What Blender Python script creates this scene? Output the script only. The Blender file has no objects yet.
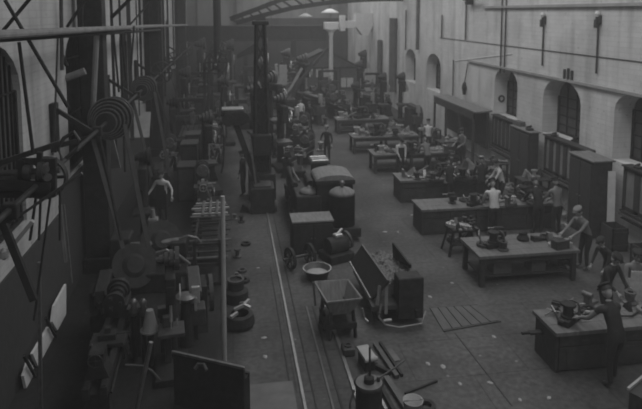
import bpy, bmesh, math, random
from mathutils import Vector, Matrix
random.seed(7)
C = bpy.context.scene
COL = C.collection
PI = math.pi
R = math.radians

# ---------------------------------------------------------------- camera, world, light, exposure
FPX, PCX, PCY, YAW, PITCH, CAMZ = 600.0, 321.0, 72.0, R(8.77), R(5.7), 7.0
cam = bpy.data.cameras.new('camera'); camo = bpy.data.objects.new('camera', cam); COL.objects.link(camo)
cam.sensor_width = 36; cam.lens = 36*FPX/642
cam.shift_y = (PCY-204.5)/642
cam.clip_end = 500
cam.dof.use_dof = True; cam.dof.focus_distance = 3.0; cam.dof.aperture_fstop = 4.2
camo.location = (0, 0, CAMZ); camo.rotation_euler = (PI/2-PITCH, 0, -YAW)
C.camera = camo
W = bpy.data.worlds.new('world'); C.world = W; W.use_nodes = True
W.node_tree.nodes['Background'].inputs[0].default_value = (1, 1, 1, 1)
W.node_tree.nodes['Background'].inputs[1].default_value = 0.23
def area(name, loc, rot, sx, sy, power):
    l = bpy.data.lights.new(name, 'AREA'); l.shape = 'RECTANGLE'; l.size = sx; l.size_y = sy; l.energy = power
    o = bpy.data.objects.new(name, l); COL.objects.link(o); o.location = loc; o.rotation_euler = rot
area('skylight', (6.5, 30, 13), (0, R(14), 0), 5, 60, 2850)
C.view_settings.view_transform = 'Standard'; C.view_settings.look = 'None'
C.view_settings.gamma = 1; C.view_settings.use_curve_mapping = False
C.view_settings.exposure = 0.0

MR = Matrix.Rotation(-YAW, 3, 'Z') @ Matrix.Rotation(PI/2-PITCH, 3, 'X')
def ray(px, py): return MR @ Vector(((px-PCX)/FPX, -(py-PCY)/FPX, -1))
def onZ(px, py, z=0.0):
    d = ray(px, py); t = (z-CAMZ)/d.z; return Vector((d.x*t, d.y*t, z))
def onY(px, py, Y):
    d = ray(px, py); t = Y/d.y; return Vector((d.x*t, Y, CAMZ+d.z*t))
def onX(px, py, X):
    d = ray(px, py); t = X/d.x; return Vector((X, d.y*t, CAMZ+d.z*t))

# ---------------------------------------------------------------- materials
def mat(name, v, rough=.7, var=.25, scale=4, metal=0.0, bump=.15, kind='noise', stretch=(1, 1, 1), spec=.35):
    m = bpy.data.materials.new(name); m.use_nodes = True
    n = m.node_tree.nodes; l = m.node_tree.links; b = n['Principled BSDF']
    b.inputs['Roughness'].default_value = rough; b.inputs['Metallic'].default_value = metal
    b.inputs['Specular IOR Level'].default_value = spec
    tc = n.new('ShaderNodeTexCoord'); mp = n.new('ShaderNodeMapping'); mp.inputs['Scale'].default_value = stretch
    l.new(tc.outputs['Object'], mp.inputs['Vector'])
    no = n.new('ShaderNodeTexNoise'); no.inputs['Scale'].default_value = scale; no.inputs['Detail'].default_value = 6
    no.inputs['Roughness'].default_value = .65
    l.new(mp.outputs[0], no.inputs['Vector'])
    cr = n.new('ShaderNodeValToRGB'); e = cr.color_ramp.elements
    lo = v*(1-var); hi = v*(1+var)
    e[0].position = .3; e[0].color = (lo, lo, lo, 1); e[1].position = .7; e[1].color = (hi, hi, hi, 1)
    l.new(no.outputs[0], cr.inputs[0]); l.new(cr.outputs[0], b.inputs['Base Color'])
    if bump:
        bp = n.new('ShaderNodeBump'); bp.inputs['Strength'].default_value = bump; bp.inputs['Distance'].default_value = .02
        l.new(no.outputs[0], bp.inputs['Height']); l.new(bp.outputs[0], b.inputs['Normal'])
    return m

def mul(nt, a, b):
    x = nt.nodes.new('ShaderNodeMix'); x.data_type = 'RGBA'; x.blend_type = 'MULTIPLY'; x.inputs[0].default_value = 1
    nt.links.new(a, x.inputs[6]); nt.links.new(b, x.inputs[7]); return x.outputs[2]
def ramp(nt, fac, stops):
    cr = nt.nodes.new('ShaderNodeValToRGB'); e = cr.color_ramp.elements
    while len(e) < len(stops): e.new(.5)
    for k, (p, v) in enumerate(stops): e[k].position = p; e[k].color = (v, v, v, 1)
    nt.links.new(fac, cr.inputs[0]); return cr.outputs[0]
def noise(nt, vec, scale, detail=5, stretch=(1, 1, 1)):
    mp = nt.nodes.new('ShaderNodeMapping'); mp.inputs['Scale'].default_value = stretch; nt.links.new(vec, mp.inputs[0])
    no = nt.nodes.new('ShaderNodeTexNoise'); no.inputs['Scale'].default_value = scale; no.inputs['Detail'].default_value = detail
    nt.links.new(mp.outputs[0], no.inputs['Vector']); return no.outputs[0]

def wall_mat(name, v, axis='x'):
    m = mat(name, v, .95, .10, .7, bump=.1, spec=.1); nt = m.node_tree; n = nt.nodes; l = nt.links
    b = n['Principled BSDF']; base = [x for x in n if x.type == 'VALTORGB'][0].outputs[0]
    tc = [x for x in n if x.type == 'TEX_COORD'][0].outputs['Object']
    streak = ramp(nt, noise(nt, tc, 1.6, 4, (1, 1, .12)), [(.30, .72), (.5, 1.0), (1, 1.04)])
    blot = ramp(nt, noise(nt, tc, .45, 5), [(.30, .80), (.55, 1), (1, 1.05)])
    spots = ramp(nt, noise(nt, tc, 7, 3), [(.26, .6), (.36, 1), (1, 1)])
    # faint brick courses under the limewash
    br = n.new('ShaderNodeTexBrick'); br.inputs['Scale'].default_value = 1.0
    br.inputs['Brick Width'].default_value = .5; br.inputs['Row Height'].default_value = .16; br.inputs['Mortar Size'].default_value = .012
    br.inputs['Color1'].default_value = (1, 1, 1, 1); br.inputs['Color2'].default_value = (.93, .93, .93, 1); br.inputs['Mortar'].default_value = (.86, .86, .86, 1)
    mp = n.new('ShaderNodeMapping')
    mp.inputs['Rotation'].default_value = (PI/2, 0, PI/2) if axis == 'x' else (PI/2, 0, 0)
    sx = n.new('ShaderNodeSeparateXYZ'); cx = n.new('ShaderNodeCombineXYZ'); l.new(tc, sx.inputs[0])
    l.new(sx.outputs[1 if axis == 'x' else 0], cx.inputs[0]); l.new(sx.outputs[2], cx.inputs[1])
    l.new(cx.outputs[0], br.inputs['Vector'])
    c = mul(nt, base, streak); c = mul(nt, c, blot); c = mul(nt, c, spots); c = mul(nt, c, br.outputs[0])
    l.new(c, b.inputs['Base Color'])
    return m

M = {}
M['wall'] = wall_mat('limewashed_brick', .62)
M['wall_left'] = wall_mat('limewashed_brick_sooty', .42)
M['wall_far'] = wall_mat('sooty_end_wall', .22, 'y'); M['boarding'] = wall_mat('dark_boarding', .055, 'y')
M['iron'] = mat('blackened_iron', .027, .65, .45, 6, 0, .3, spec=.15)
M['iron2'] = mat('grey_cast_iron', .045, .5, .4, 7, 0, .3)
M['steel'] = mat('worked_steel', .17, .38, .3, 9, .6, .1)
M['bright'] = mat('bright_machined_steel', .42, .35, .2, 9, .5, .1)
M['belt'] = mat('leather_belting', .03, .7, .3, 6)
M['wood'] = mat('oily_dark_wood', .042, .7, .4, 5, stretch=(1, 6, 1))
M['woodmid'] = mat('worn_wood', .10, .75, .3, 4, stretch=(1, 8, 1))
M['top'] = mat('worn_bench_planks', .125, .7, .3, 3, stretch=(6, .8, 1))
M['pale'] = mat('pale_planed_wood', .45, .8, .15, 4, stretch=(8, 1, 1))
M['greyish'] = mat('greyish_surface', .17, .9, .3, 3, stretch=(5, 1, 1))  # one paler tone, used for tops, lids, pipes and laths
M['white'] = mat('white_paint', .62, .6, .12, 5)
M['cream'] = mat('greyed_white_paint', .30, .7, .2, 3)
M['glass'] = mat('dark_window_glass', .075, .35, .3, 3, 0, .02)  # opaque dark panes stand in for unlit openings
M['caseglass'] = mat('cloudy_case_glass', .21, .35, .25, 2.5, 0, .02)
M['skin'] = mat('skin', .28, .6, .1, 8)
M['shirt_white'] = mat('white_cotton', .5, .9, .15, 9)
M['shirt_grey'] = mat('grey_cotton', .17, .9, .2, 9)
M['cloth_dark'] = mat('dark_work_cloth', .025, .9, .3, 9)
M['hair'] = mat('dark_hair', .04, .8, .3, 20)
M['boot'] = mat('black_boot_leather', .05, .5, .3, 9)
M['debris'] = mat('swarf_and_clinker', .13, .9, .6, 20, bump=.6)
M['plate'] = mat('floor_plate_steel', .10, .6, .25, 3)
M['boards'] = mat('floor_cover_boards', .085, .8, .2, 3, stretch=(4, 1, 1))
M['rail'] = mat('polished_rail_steel', .2, .4, .2, 4, .4, .05)
M['groove'] = mat('greasy_groove_iron', .03, .8, .3, 4)
M['leadpaper'] = mat('drawing_paper', .5, .9, .1, 8)

# floor
def floor_mat():
    m = mat('worn_block_floor', .082, .85, .22, .8, bump=.1, spec=.2); nt = m.node_tree; n = nt.nodes; l = nt.links
    b = n['Principled BSDF']; base = [x for x in n if x.type == 'VALTORGB'][0].outputs[0]
    tc = [x for x in n if x.type == 'TEX_COORD'][0].outputs['Object']
    fine = ramp(nt, noise(nt, tc, 9, 6), [(.3, .72), (.7, 1.25)])
    blot = ramp(nt, noise(nt, tc, .35, 4), [(.32, .66), (.6, 1.15)])
    br = n.new('ShaderNodeTexBrick'); br.inputs['Scale'].default_value = 1.0
    br.inputs['Brick Width'].default_value = 2.3; br.inputs['Row Height'].default_value = 1.3; br.inputs['Mortar Size'].default_value = .012
    br.inputs['Color1'].default_value = (1, 1, 1, 1); br.inputs['Color2'].default_value = (.9, .9, .9, 1); br.inputs['Mortar'].default_value = (.62, .62, .62, 1)
    l.new(tc, br.inputs['Vector'])
    vo = n.new('ShaderNodeTexVoronoi'); vo.inputs['Scale'].default_value = 1.6; l.new(tc, vo.inputs['Vector'])
    chips = ramp(nt, vo.outputs['Distance'], [(.035, 2.4), (.06, 1), (1, 1)])
    c = mul(nt, base, fine); c = mul(nt, c, blot); c = mul(nt, c, br.outputs[0]); c = mul(nt, c, chips)
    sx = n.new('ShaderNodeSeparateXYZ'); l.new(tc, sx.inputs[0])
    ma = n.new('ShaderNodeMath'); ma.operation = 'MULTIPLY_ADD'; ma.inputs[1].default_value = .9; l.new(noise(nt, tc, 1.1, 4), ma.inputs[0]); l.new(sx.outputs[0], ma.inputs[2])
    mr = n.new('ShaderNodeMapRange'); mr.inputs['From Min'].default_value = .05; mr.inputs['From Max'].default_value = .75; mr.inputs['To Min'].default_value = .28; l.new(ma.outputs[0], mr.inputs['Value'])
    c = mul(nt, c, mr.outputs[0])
    l.new(c, b.inputs['Base Color']); return m
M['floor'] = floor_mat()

# ---------------------------------------------------------------- mesh helper
class MB:
    def __init__(s): s.bm = bmesh.new()
    def box(s, c, d, rz=0, ry=0, rx=0, bev=0):
        b = bmesh.new(); bmesh.ops.create_cube(b, size=1)
        for v in b.verts: v.co = Vector((v.co.x*d[0], v.co.y*d[1], v.co.z*d[2]))
        if bev: bmesh.ops.bevel(b, geom=b.edges[:], offset=min(bev, min(d)*.4), segments=2, affect='EDGES', profile=.5)
        mtx = Matrix.Translation(c) @ Matrix.Rotation(rz, 4, 'Z') @ Matrix.Rotation(ry, 4, 'Y') @ Matrix.Rotation(rx, 4, 'X')
        return s._add(b, mtx)
    def _add(s, b, mtx):
        b.transform(mtx); me = bpy.data.meshes.new('t'); b.to_mesh(me); b.free(); s.bm.from_mesh(me); bpy.data.meshes.remove(me); return s
    def bar(s, a, b_, w, h=None):     # square bar from a to b
        a = Vector(a); b_ = Vector(b_); d = b_-a; q = d.to_track_quat('Z', 'Y')
        b = bmesh.new(); bmesh.ops.create_cube(b, size=1); h = h or w
        for v in b.verts: v.co = Vector((v.co.x*w, v.co.y*h, v.co.z*d.length))
        return s._add(b, Matrix.Translation((a+b_)/2) @ q.to_matrix().to_4x4())
    def cyl(s, a, b_, r, r2=None, n=14):
        a = Vector(a); b_ = Vector(b_); d = b_-a; q = d.to_track_quat('Z', 'Y')
        b = bmesh.new(); bmesh.ops.create_cone(b, cap_ends=True, segments=n, radius1=r, radius2=r if r2 is None else r2, depth=d.length)
        return s._add(b, Matrix.Translation((a+b_)/2) @ q.to_matrix().to_4x4())
    def rev(s, prof, c=(0, 0, 0), axis=(0, 0, 1), n=24):   # revolve (r,z) profile
        b = bmesh.new(); rings = []
        for r, z in prof: rings.append([b.verts.new((max(r, 1e-4)*math.cos(2*PI*k/n), max(r, 1e-4)*math.sin(2*PI*k/n), z)) for k in range(n)])
        for i in range(len(rings)-1):
            for k in range(n): b.faces.new((rings[i][k], rings[i][(k+1) % n], rings[i+1][(k+1) % n], rings[i+1][k]))
        if prof[0][0] > 1e-3 and prof[0] != prof[-1]: b.faces.new(rings[0][::-1])
        if prof[-1][0] > 1e-3 and prof[0] != prof[-1]: b.faces.new(rings[-1])
        q = Vector(axis).to_track_quat('Z', 'Y')
        return s._add(b, Matrix.Translation(c) @ q.to_matrix().to_4x4())
    def ring(s, c, axis, ro, ri, w, n=28):
        return s.rev([(ri, -w/2), (ro, -w/2), (ro, w/2), (ri, w/2), (ri, -w/2)], c, axis, n)
    def wheel(s, c, axis, r, w=.08, sp=6, rim=.12):
        s.ring(c, axis, r, r*(1-rim), w); q = Vector(axis).to_track_quat('Z', 'Y')
        s.rev([(r*.16, -w*.8), (r*.16, w*.8)], c, axis, 14)
        for k in range(sp):
            a = 2*PI*k/sp; p = q @ Vector((math.cos(a), math.sin(a), 0))
            s.bar(Vector(c)+p*r*.1, Vector(c)+p*r*(1-rim*.5), w*.5, r*.1)
        return s
    def tube(s, pts, r, n=8):
        pts = [Vector(p) for p in pts]; b = bmesh.new(); rings = []
        for i, p in enumerate(pts):
            d = (pts[min(i+1, len(pts)-1)]-pts[max(i-1, 0)]).normalized(); q = d.to_track_quat('Z', 'Y')
            rr = r[i] if isinstance(r, (list, tuple)) else r
            rings.append([b.verts.new(p+q @ Vector((rr*math.cos(2*PI*k/n), rr*math.sin(2*PI*k/n), 0))) for k in range(n)])
        for i in range(len(rings)-1):
            for k in range(n): b.faces.new((rings[i][k], rings[i][(k+1) % n], rings[i+1][(k+1) % n], rings[i+1][k]))
        b.faces.new(rings[0][::-1]); b.faces.new(rings[-1]); return s._add(b, Matrix())
    def prism(s, poly, y0, y1, plane='xz', mtx=None):   # extrude polygon
        b = bmesh.new()
        def P(u, v, w): return {'xz': (u, w, v), 'yz': (w, u, v), 'xy': (u, v, w)}[plane]
        A = [b.verts.new(P(u, v, y0)) for u, v in poly]; B = [b.verts.new(P(u, v, y1)) for u, v in poly]
        b.faces.new(A[::-1]); b.faces.new(B)
        for k in range(len(poly)): b.faces.new((A[k], A[(k+1) % len(poly)], B[(k+1) % len(poly)], B[k]))
        bmesh.ops.recalc_face_normals(b, faces=b.faces)
        return s._add(b, mtx or Matrix())
    def build(s, name, m, parent=None, smooth=False):
        bmesh.ops.recalc_face_normals(s.bm, faces=s.bm.faces)
        me = bpy.data.meshes.new(name); s.bm.to_mesh(me); s.bm.free(); me.materials.append(M[m] if isinstance(m, str) else m)
        if smooth:
            for p in me.polygons: p.use_smooth = True
        o = bpy.data.objects.new(name, me); COL.objects.link(o)
        if parent: o.parent = parent
        return o
def tag(o, label=None, cat=None, group=None, kind=None):
    if label: o['label'] = label
    if cat: o['category'] = cat
    if group: o['group'] = group
    if kind: o['kind'] = kind
    return o
def thing(name, label, cat, loc=(0, 0, 0), rz=0, group=None, s=1):
    o = bpy.data.objects.new(name, None); COL.objects.link(o); o.location = loc; o.rotation_euler = (0, 0, rz); o.scale = (s, s, s)
    o.empty_display_size = .2
    return tag(o, label, cat, group)
def struct(o): return tag(o, kind='structure')
def single(name, m, mt, label, cat, group=None, loc=None, rz=0):
    o = m.build(name, mt); tag(o, label, cat, group)
    if loc is not None: o.location = loc; o.rotation_euler = (0, 0, rz)
    return o
def copy_tree(o, parent=None):
    c = o.copy(); COL.objects.link(c)
    if parent: c.parent = parent
    for ch in list(o.children): copy_tree(ch, c)
    return c
def place(o, loc, rz, label, s=None):
    o.location = loc; o.rotation_euler = (0, 0, rz); o['label'] = label
    if s: o.scale = (s, s, s)
    return o

# ---------------------------------------------------------------- room shell
WX, LX, FY, TOPZ, NY = 12.0, -4.0, 60.0, 11.0, -3.0
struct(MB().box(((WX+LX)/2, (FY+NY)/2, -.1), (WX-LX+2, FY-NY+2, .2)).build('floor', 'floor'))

def arch_wall(name, X, inward, arches, mt, thick=.75, segs=10):
    """wall in the plane x=X; arches = list (y0, y1, sill, spring); open recess of depth thick, away from the room"""
    m = MB(); b = m.bm; ox = X - inward*thick
    def quad(*p): b.faces.new([b.verts.new(q) for q in p])
    ys = NY
    for (y0, y1, sill, spring) in sorted(arches):
        quad((X, ys, 0), (X, y0, 0), (X, y0, TOPZ), (X, ys, TOPZ))
        quad((X, y0, 0), (X, y1, 0), (X, y1, sill), (X, y0, sill))
        rad = (y1-y0)/2; cy = (y0+y1)/2; rise = rad*.62
        pts = [(cy-rad*math.cos(PI*k/segs), spring+rise*math.sin(PI*k/segs)) for k in range(segs+1)]
        for k in range(segs):
            (ya, za), (yb, zb) = pts[k], pts[k+1]
            quad((X, ya, za), (X, yb, zb), (X, yb, TOPZ), (X, ya, TOPZ))
            quad((X, ya, za), (X, yb, zb), (ox, yb, zb), (ox, ya, za))
        quad((X, y0, sill), (X, y0, spring), (ox, y0, spring), (ox, y0, sill))
        quad((X, y1, sill), (X, y1, spring), (ox, y1, spring), (ox, y1, sill))
        quad((X, y0, sill), (X, y1, sill), (ox, y1, sill), (ox, y0, sill))
        ys = y1
    quad((X, ys, 0), (X, FY, 0), (X, FY, TOPZ), (X, ys, TOPZ))
    # back of the masonry
    back = X-inward*(thick+.1)
    for (ya, yb) in zip([NY]+[a[1] for a in sorted(arches)], [a[0] for a in sorted(arches)]+[FY]):
        quad((back, ya, 0), (back, yb, 0), (back, yb, TOPZ), (back, ya, TOPZ))
    quad((X, NY, TOPZ), (X, FY, TOPZ), (back, FY, TOPZ), (back, NY, TOPZ))
    quad((X, NY, 0), (X, NY, TOPZ), (back, NY, TOPZ), (back, NY, 0))
    bmesh.ops.remove_doubles(b, verts=b.verts, dist=1e-4)
    return struct(m.build(name, mt))
wn = [0]
def window(X, inward, y0, y1, sill, spring, bars=5, rows=5, depth=.75):
    wn[0] += 1; t = thing('window_%d' % wn[0], None, None); t['kind'] = 'structure'
    ox = X-inward*(depth-.06); rad = (y1-y0)/2; cy = (y0+y1)/2; rise = rad*.62
    poly = [(y0, sill), (y1, sill)]+[(cy+rad*math.cos(PI*k/12), spring+rise*math.sin(PI*k/12)) for k in range(13)]
    MB().prism(poly, ox-.01, ox+.01, 'yz').build('pane', 'glass', t)
    f = MB(); xx = ox+inward*.03
    for k in range(1, bars+1):
        y = y0+(y1-y0)*k/(bars+1); zt = spring+rise*math.sqrt(max(0, 1-((y-cy)/rad)**2))
        f.box((xx, y, (sill+zt)/2), (.05, .035, zt-sill))
    for k in range(1, rows+1):
        f.box((xx, cy, sill+(spring-sill)*k/rows), (.05, y1-y0, .035))
    f.box((xx, cy, sill+.04), (.1, y1-y0, .08)); f.box((xx, y0+.04, (sill+spring)/2), (.08, .08, spring-sill)); f.box((xx, y1-.04, (sill+spring)/2), (.08, .08, spring-sill))
    f.build('window_frame', 'iron', t)

def yR(px, X=WX): return onX(px, 100, X).y
# right wall arches: (near y, far y)
RA = []
for (pn, pf) in ((660, 615), (581, 543), (517, 494), (440, 426), (415, 405)):
    RA.append((yR(pn), yR(pf), 2.35, 4.0 if pn > 450 else 3.9))
RA = [(a, b, c, 4.55-(b-a)/2*.62) for a, b, c, d in RA]
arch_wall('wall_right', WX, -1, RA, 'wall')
for a in RA: window(WX, -1, *a, bars=3, rows=4)
LA = []
for (pn, pf) in ((-60, 21), (67, 88), (121, 131), (149, 156), (167, 172)):
    a, b = onX(pn, 100, LX).y, onX(pf, 100, LX).y
    if pn > 100: b = a+2.1
    LA.append((a, b, 2.9, 6.5-(b-a)/2*.62))
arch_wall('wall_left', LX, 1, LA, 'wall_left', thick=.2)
for a in LA: window(LX, 1, *a, bars=13, rows=2, depth=.2)
# end wall with two tall blind bays
e = MB(); e.box(((WX+LX)/2, FY+.2, TOPZ/2), (WX-LX+2, .4, TOPZ)); struct(e.build('wall_far', 'wall_far'))
e = MB()
for x in (-2.6, 1.2, 4.6, 7.8, 10.6): e.box((x, FY-.12, TOPZ/2), (.7, .24, TOPZ))
struct(e.build('trim_1', 'wall_far'))
struct(MB().box((6.2, FY-.3, 3.2), (11.4, .1, 6.4)).box((-1.8, FY-.3, 2.2), (4.2, .1, 4.4)).build('trim_6', 'boarding'))  # dark panels over the lower end wall
struct(MB().box((LX+.02, (FY+14.6)/2, 1.42), (.04, FY-14.6, 2.84)).build('trim_7', 'wood'))
struct(MB().box((LX+.02, (NY+14.6)/2, 1.15), (.04, 14.6-NY, 2.3)).build('trim_8', 'wood'))
# cornice string course on the right wall, thin ledge near the top
a = onX(468, 62, WX-.05); zc = onX(560, 79.5, WX).z
struct(MB().box((WX-.05, (a.y-3+NY)/2+1.5, zc+.02), (.1, a.y-NY, .09)).build('trim_2', 'cream'))
struct(MB().box((WX-.06, (NY+27)/2, onX(600, 5, WX).z), (.12, 27-NY, .10)).build('trim_4', 'cream'))
struct(MB().box((WX-.02, (NY+33)/2, onX(560, 52, WX).z), (.025, 33-NY, .02)).build('trim_5', 'iron2'))

# smoke haze filling the hall
hz = bpy.data.materials.new('shop_smoke'); hz.use_nodes = True; nt = hz.node_tree; nt.nodes.remove(nt.nodes['Principled BSDF'])
vs = nt.nodes.new('ShaderNodeVolumeScatter'); vs.inputs['Density'].default_value = .0042; vs.inputs['Color'].default_value = (.9, .9, .9, 1)
nt.links.new(vs.outputs[0], nt.nodes['Material Output'].inputs['Volume']); M['haze'] = hz
tag(MB().box(((WX+LX)/2, (FY+NY)/2, 6), (WX-LX+3, FY-NY+2, 13)).build('smoke_haze', 'haze'), 'thin smoke haze hanging through the whole length of the hall', 'haze', None, 'stuff')

# ---------------------------------------------------------------- rails in the floor
def rail(name, X, y0, y1, w, h, mt, label):
    single(name, MB().box((X, (y0+y1)/2, h/2), (w, y1-y0, h), bev=.008), mt, label, 'rail')
rail('track_rail', 1.25, 4, 24, .06, .03, 'rail', 'long bright tram rail at the left side of the track down the aisle')
rail('guard_rail', 1.45, 4, 20, .035, .012, 'groove', 'dark flange groove strip just right of the bright left tram rail')
rail('guard_rail', 1.74, 4, 13.6, .045, .02, 'plate', 'thin grey check rail in the middle of the track, the left one of the pair')
rail('guard_rail', 1.90, 4, 13.6, .045, .012, 'groove', 'thin dark check rail in the middle of the track, the right one of the pair')
rail('track_rail', 2.21, 4, 13.7, .07, .035, 'rail', 'short bright tram rail at the right side, ending at the tipping tub')
rail('guard_rail', 1.05, 4, 16, .03, .01, 'groove', 'faint dark strip beside the left tram rail on its outer side')
# floor plate bottom centre
pa = onZ(247, 386); 
single('floor_plate', MB().box((pa.x+.42, pa.y-.9, .012), (.88, 1.8, .024), bev=.005), 'plate', 'light square steel plate let into the floor left of the rails', 'floor plate')
# cover boards in floor right of centre
t = thing('floor_hatch', 'low wooden duct cover of parallel boards lying on the floor right of the wagon', 'floor hatch', (0, 0, 0))
c0 = onZ(430, 309); c1 = onZ(478, 306); c2 = onZ(500, 321); c3 = onZ(443, 331)
for k in range(6):
    u = k/6; v = (k+.9)/6
    m = MB(); b = m.bm
    P = [c0.lerp(c1, u), c0.lerp(c1, v), c3.lerp(c2, v), c3.lerp(c2, u)]
    m.prism([(p.x, p.y) for p in P], 0, .03, 'xy').build('board', 'boards', t)
m = MB(); m.bar(c0+Vector((0, .03, .012)), c1+Vector((0, .03, .012)), .03); m.build('edge_strip', 'iron2', t); m = MB(); m.bar(c3-Vector((0, .03, -.012)), c2-Vector((0, .03, -.012)), .03)
m.build('edge_strip', 'iron2', t)
# floor seam lines
m = MB(); p = onZ(455, 333); q = onZ(512, 406); m.bar((p.x, p.y, .003), (q.x, q.y, .003), .025, .006)
single('floor_seam', m, 'groove', 'dark seam running diagonally across the open floor at lower right', 'floor seam')


# ---------------------------------------------------------------- workbenches on the right
BH = .85
def vice(loc, rz, label, s=1.0):
    t = thing('bench_vice', label, 'vice', loc, rz, s=s)
    MB().rev([(.10, 0), (.10, .03), (.06, .05), (.06, .1)], n=16).build('base', 'iron2', t)
    MB().box((0, -.06, .15), (.16, .14, .10), bev=.01).box((0, .0, .20), (.18, .04, .09), bev=.006).build('fixed_jaw', 'iron', t)
    MB().box((0, .10, .15), (.10, .22, .06), bev=.01).box((0, .07, .20), (.18, .04, .09), bev=.006).build('moving_jaw', 'iron2', t)
    MB().cyl((0, .1, .14), (0, .30, .14), .018).build('screw', 'steel', t)
    MB().cyl((-.13, .29, .14), (.13, .29, .14), .010).cyl((-.14, .29, .14), (-.12, .29, .14), .018).cyl((.12, .29, .14), (.14, .29, .14), .018).build('handle', 'bright', t)
    return t
def bench(x0, x1, y0, y1, style, label, h=BH):
    w, d = x1-x0, y1-y0
    t = thing('workbench', label, 'workbench', ((x0+x1)/2, (y0+y1)/2, 0), 0, 'workbenches in a row before the right wall')
    m = MB(); n = max(3, int(d/.3))
    for k in range(n):
        yy = -d/2+d*(k+.5)/n
        m.box((0, yy, h-.04), (w, d/n-.006, .08), bev=.008)
    m.build('worktop', 'top', t)
    if style == 'closed':
        MB().box((-w/2+.07, 0, (h-.08)/2), (.05, d-.14, h-.08)).build('end_panel', 'wood', t)
        MB().box((w/2-.07, 0, (h-.08)/2), (.05, d-.14, h-.08)).build('end_panel', 'wood', t)
        MB().box((0, d/2-.08, (h-.08)/2), (w-.2, .04, h-.08)).build('back_panel', 'wood', t)
        nd = max(3, int(w/.9))
        for k in range(nd):
            xx = -w/2+.1+(w-.2)*(k+.5)/nd; ww = (w-.2)/nd-.02
            dr = MB().box((xx, -d/2+.08, h-.21), (ww, .04, .20), bev=.006).build('drawer', 'wood', t)
            MB().cyl((xx-.06, -d/2+.04, h-.21), (xx+.06, -d/2+.04, h-.21), .012).build('handle', 'iron2', dr)
            do = MB().box((xx, -d/2+.08, (h-.34)/2+.02), (ww, .04, h-.38), bev=.006).box((xx, -d/2+.055, (h-.34)/2+.02), (ww*.7, .02, (h-.38)*.65)).build('door', 'wood', t)
            MB().cyl((xx+ww*.42, -d/2+.03, .4), (xx+ww*.42, -d/2+.06, .4), .02).build('knob', 'iron2', do)
    else:
        for sx in (-1, 1):
            for sy in (-1, 1):
                MB().box((sx*(w/2-.12), sy*(d/2-.12), (h-.08)/2), (.12, .12, h-.08), bev=.008).build('leg', 'wood', t)
        if w > 3:
            for sy in (-1, 1): MB().box((0, sy*(d/2-.12), (h-.08)/2), (.12, .12, h-.08), bev=.008).build('leg', 'wood', t)
        MB().box((0, -d/2+.1, h-.16), (w-.2, .04, .16)).box((0, d/2-.1, h-.16), (w-.2, .04, .16)).build('apron', 'wood', t)
        MB().box((0, .05, .22), (w-.3, d-.3, .04)).build('shelf', 'wood', t)
    return t
def G(px, py, z=BH): return onZ(px, py, z)
specs = [  # near corner px, far corner px, style, right end X
 ((557, 333.5), (531.8, 309.8), 'closed', 10.6, 'dark closed workbench nearest the viewer, pale top, at the lower right edge'),
 ((480, 256.8), (459.8, 237.5), 'open', 8.95, 'open-legged workbench, second from the viewer, with boxes stored underneath'),
 ((422, 210), (411, 199.5), 'closed', 10.4, 'closed box-like workbench with a clear pale left end, third from the viewer'),
 ((400, 181), (392.4, 172.8), 'closed', 10.0, 'workbench with a low drawer front and a heaped top, fourth from the viewer'),
 ((373, 155), (368, 149), 'open', 9.6, 'open-legged workbench, fifth from the viewer, where the men in white sleeves work'),
 ((352, 137.5), (349, 132.8), 'open', 9.4, 'open-legged workbench, sixth from the viewer, beyond the men in white sleeves'),
 ((336, 120), (334.5, 116.5), 'open', 9.2, 'small looking open-legged workbench, farthest of the row, beside the dark machines'),
]
B = []
for (n_, f_, st, xr, lb) in specs:
    a, b = G(*n_), G(*f_); x0 = (a.x+b.x)/2
    bench(x0, xr, a.y, b.y, st, lb); B.append((x0, xr, a.y, b.y))

# small things for the bench tops -- each its own object
def casting(loc, rz, label, s=1, mt='iron2'):
    m = MB().rev([(.13, 0), (.13, .03), (.07, .05), (.07, .16), (.1, .18), (.1, .21), (.05, .21), (.05, .05)], n=18).cyl((.05, 0, .1), (.19, 0, .1), .05).ring((.2, 0, .1), (1, 0, 0), .085, .04, .025)
    o = single('pipe_casting', m, mt, label, 'casting', 'castings lying on the benches', loc, rz); o.scale = (s, s, s); return o
def gear(loc, rz, label, s=1, mt='iron2'):
    m = MB(); m.wheel((0, 0, .04), (0, 0, 1), .17, .06, 5, .18)
    for k in range(24):
        a = 2*PI*k/24; m.box((.18*math.cos(a), .18*math.sin(a), .04), (.03, .02, .06), rz=a)
    o = single('gear_wheel', m, mt, label, 'gear', 'gear wheels lying on the benches', loc, rz); o.scale = (s, s, s); return o
def toolbox(loc, rz, label, s=1, mt='wood'):
    t = thing('tool_box', label, 'box', loc, rz, s=s)
    MB().box((0, 0, .1), (.42, .24, .2), bev=.01).build('body', mt, t)
    MB().box((0, 0, .215), (.44, .26, .03), bev=.008).build('lid', mt, t)
    MB().tube([(-.08, 0, .23), (-.08, 0, .27), (.08, 0, .27), (.08, 0, .23)], .01).build('handle', 'steel', t)
def rod(a, b_, r, mt, label, name='steel_rod', cat='rod'):
    return single(name, MB().cyl(a, b_, r, n=10), mt, label, cat)
def bracket(loc, rz, label, s=1, mt='steel'):
    m = MB().prism([(0, 0), (.3, 0), (.3, .04), (.1, .06), (.05, .22), (0, .22)], -.05, .05).cyl((.03, -.08, .2), (.03, .08, .2), .045)
    o = single('iron_bracket', m, mt, label, 'bracket', 'brackets lying on the benches', loc, rz); o.scale = (s, s, s); return o
def hammer(loc, rz, label):
    t = thing('hammer', label, 'hammer', loc, rz)
    MB().cyl((0, -.2, .025), (0, .12, .025), .016, .013).build('handle', 'pale', t)
    MB().box((0, .13, .03), (.13, .045, .055), bev=.008).build('head', 'steel', t)
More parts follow.
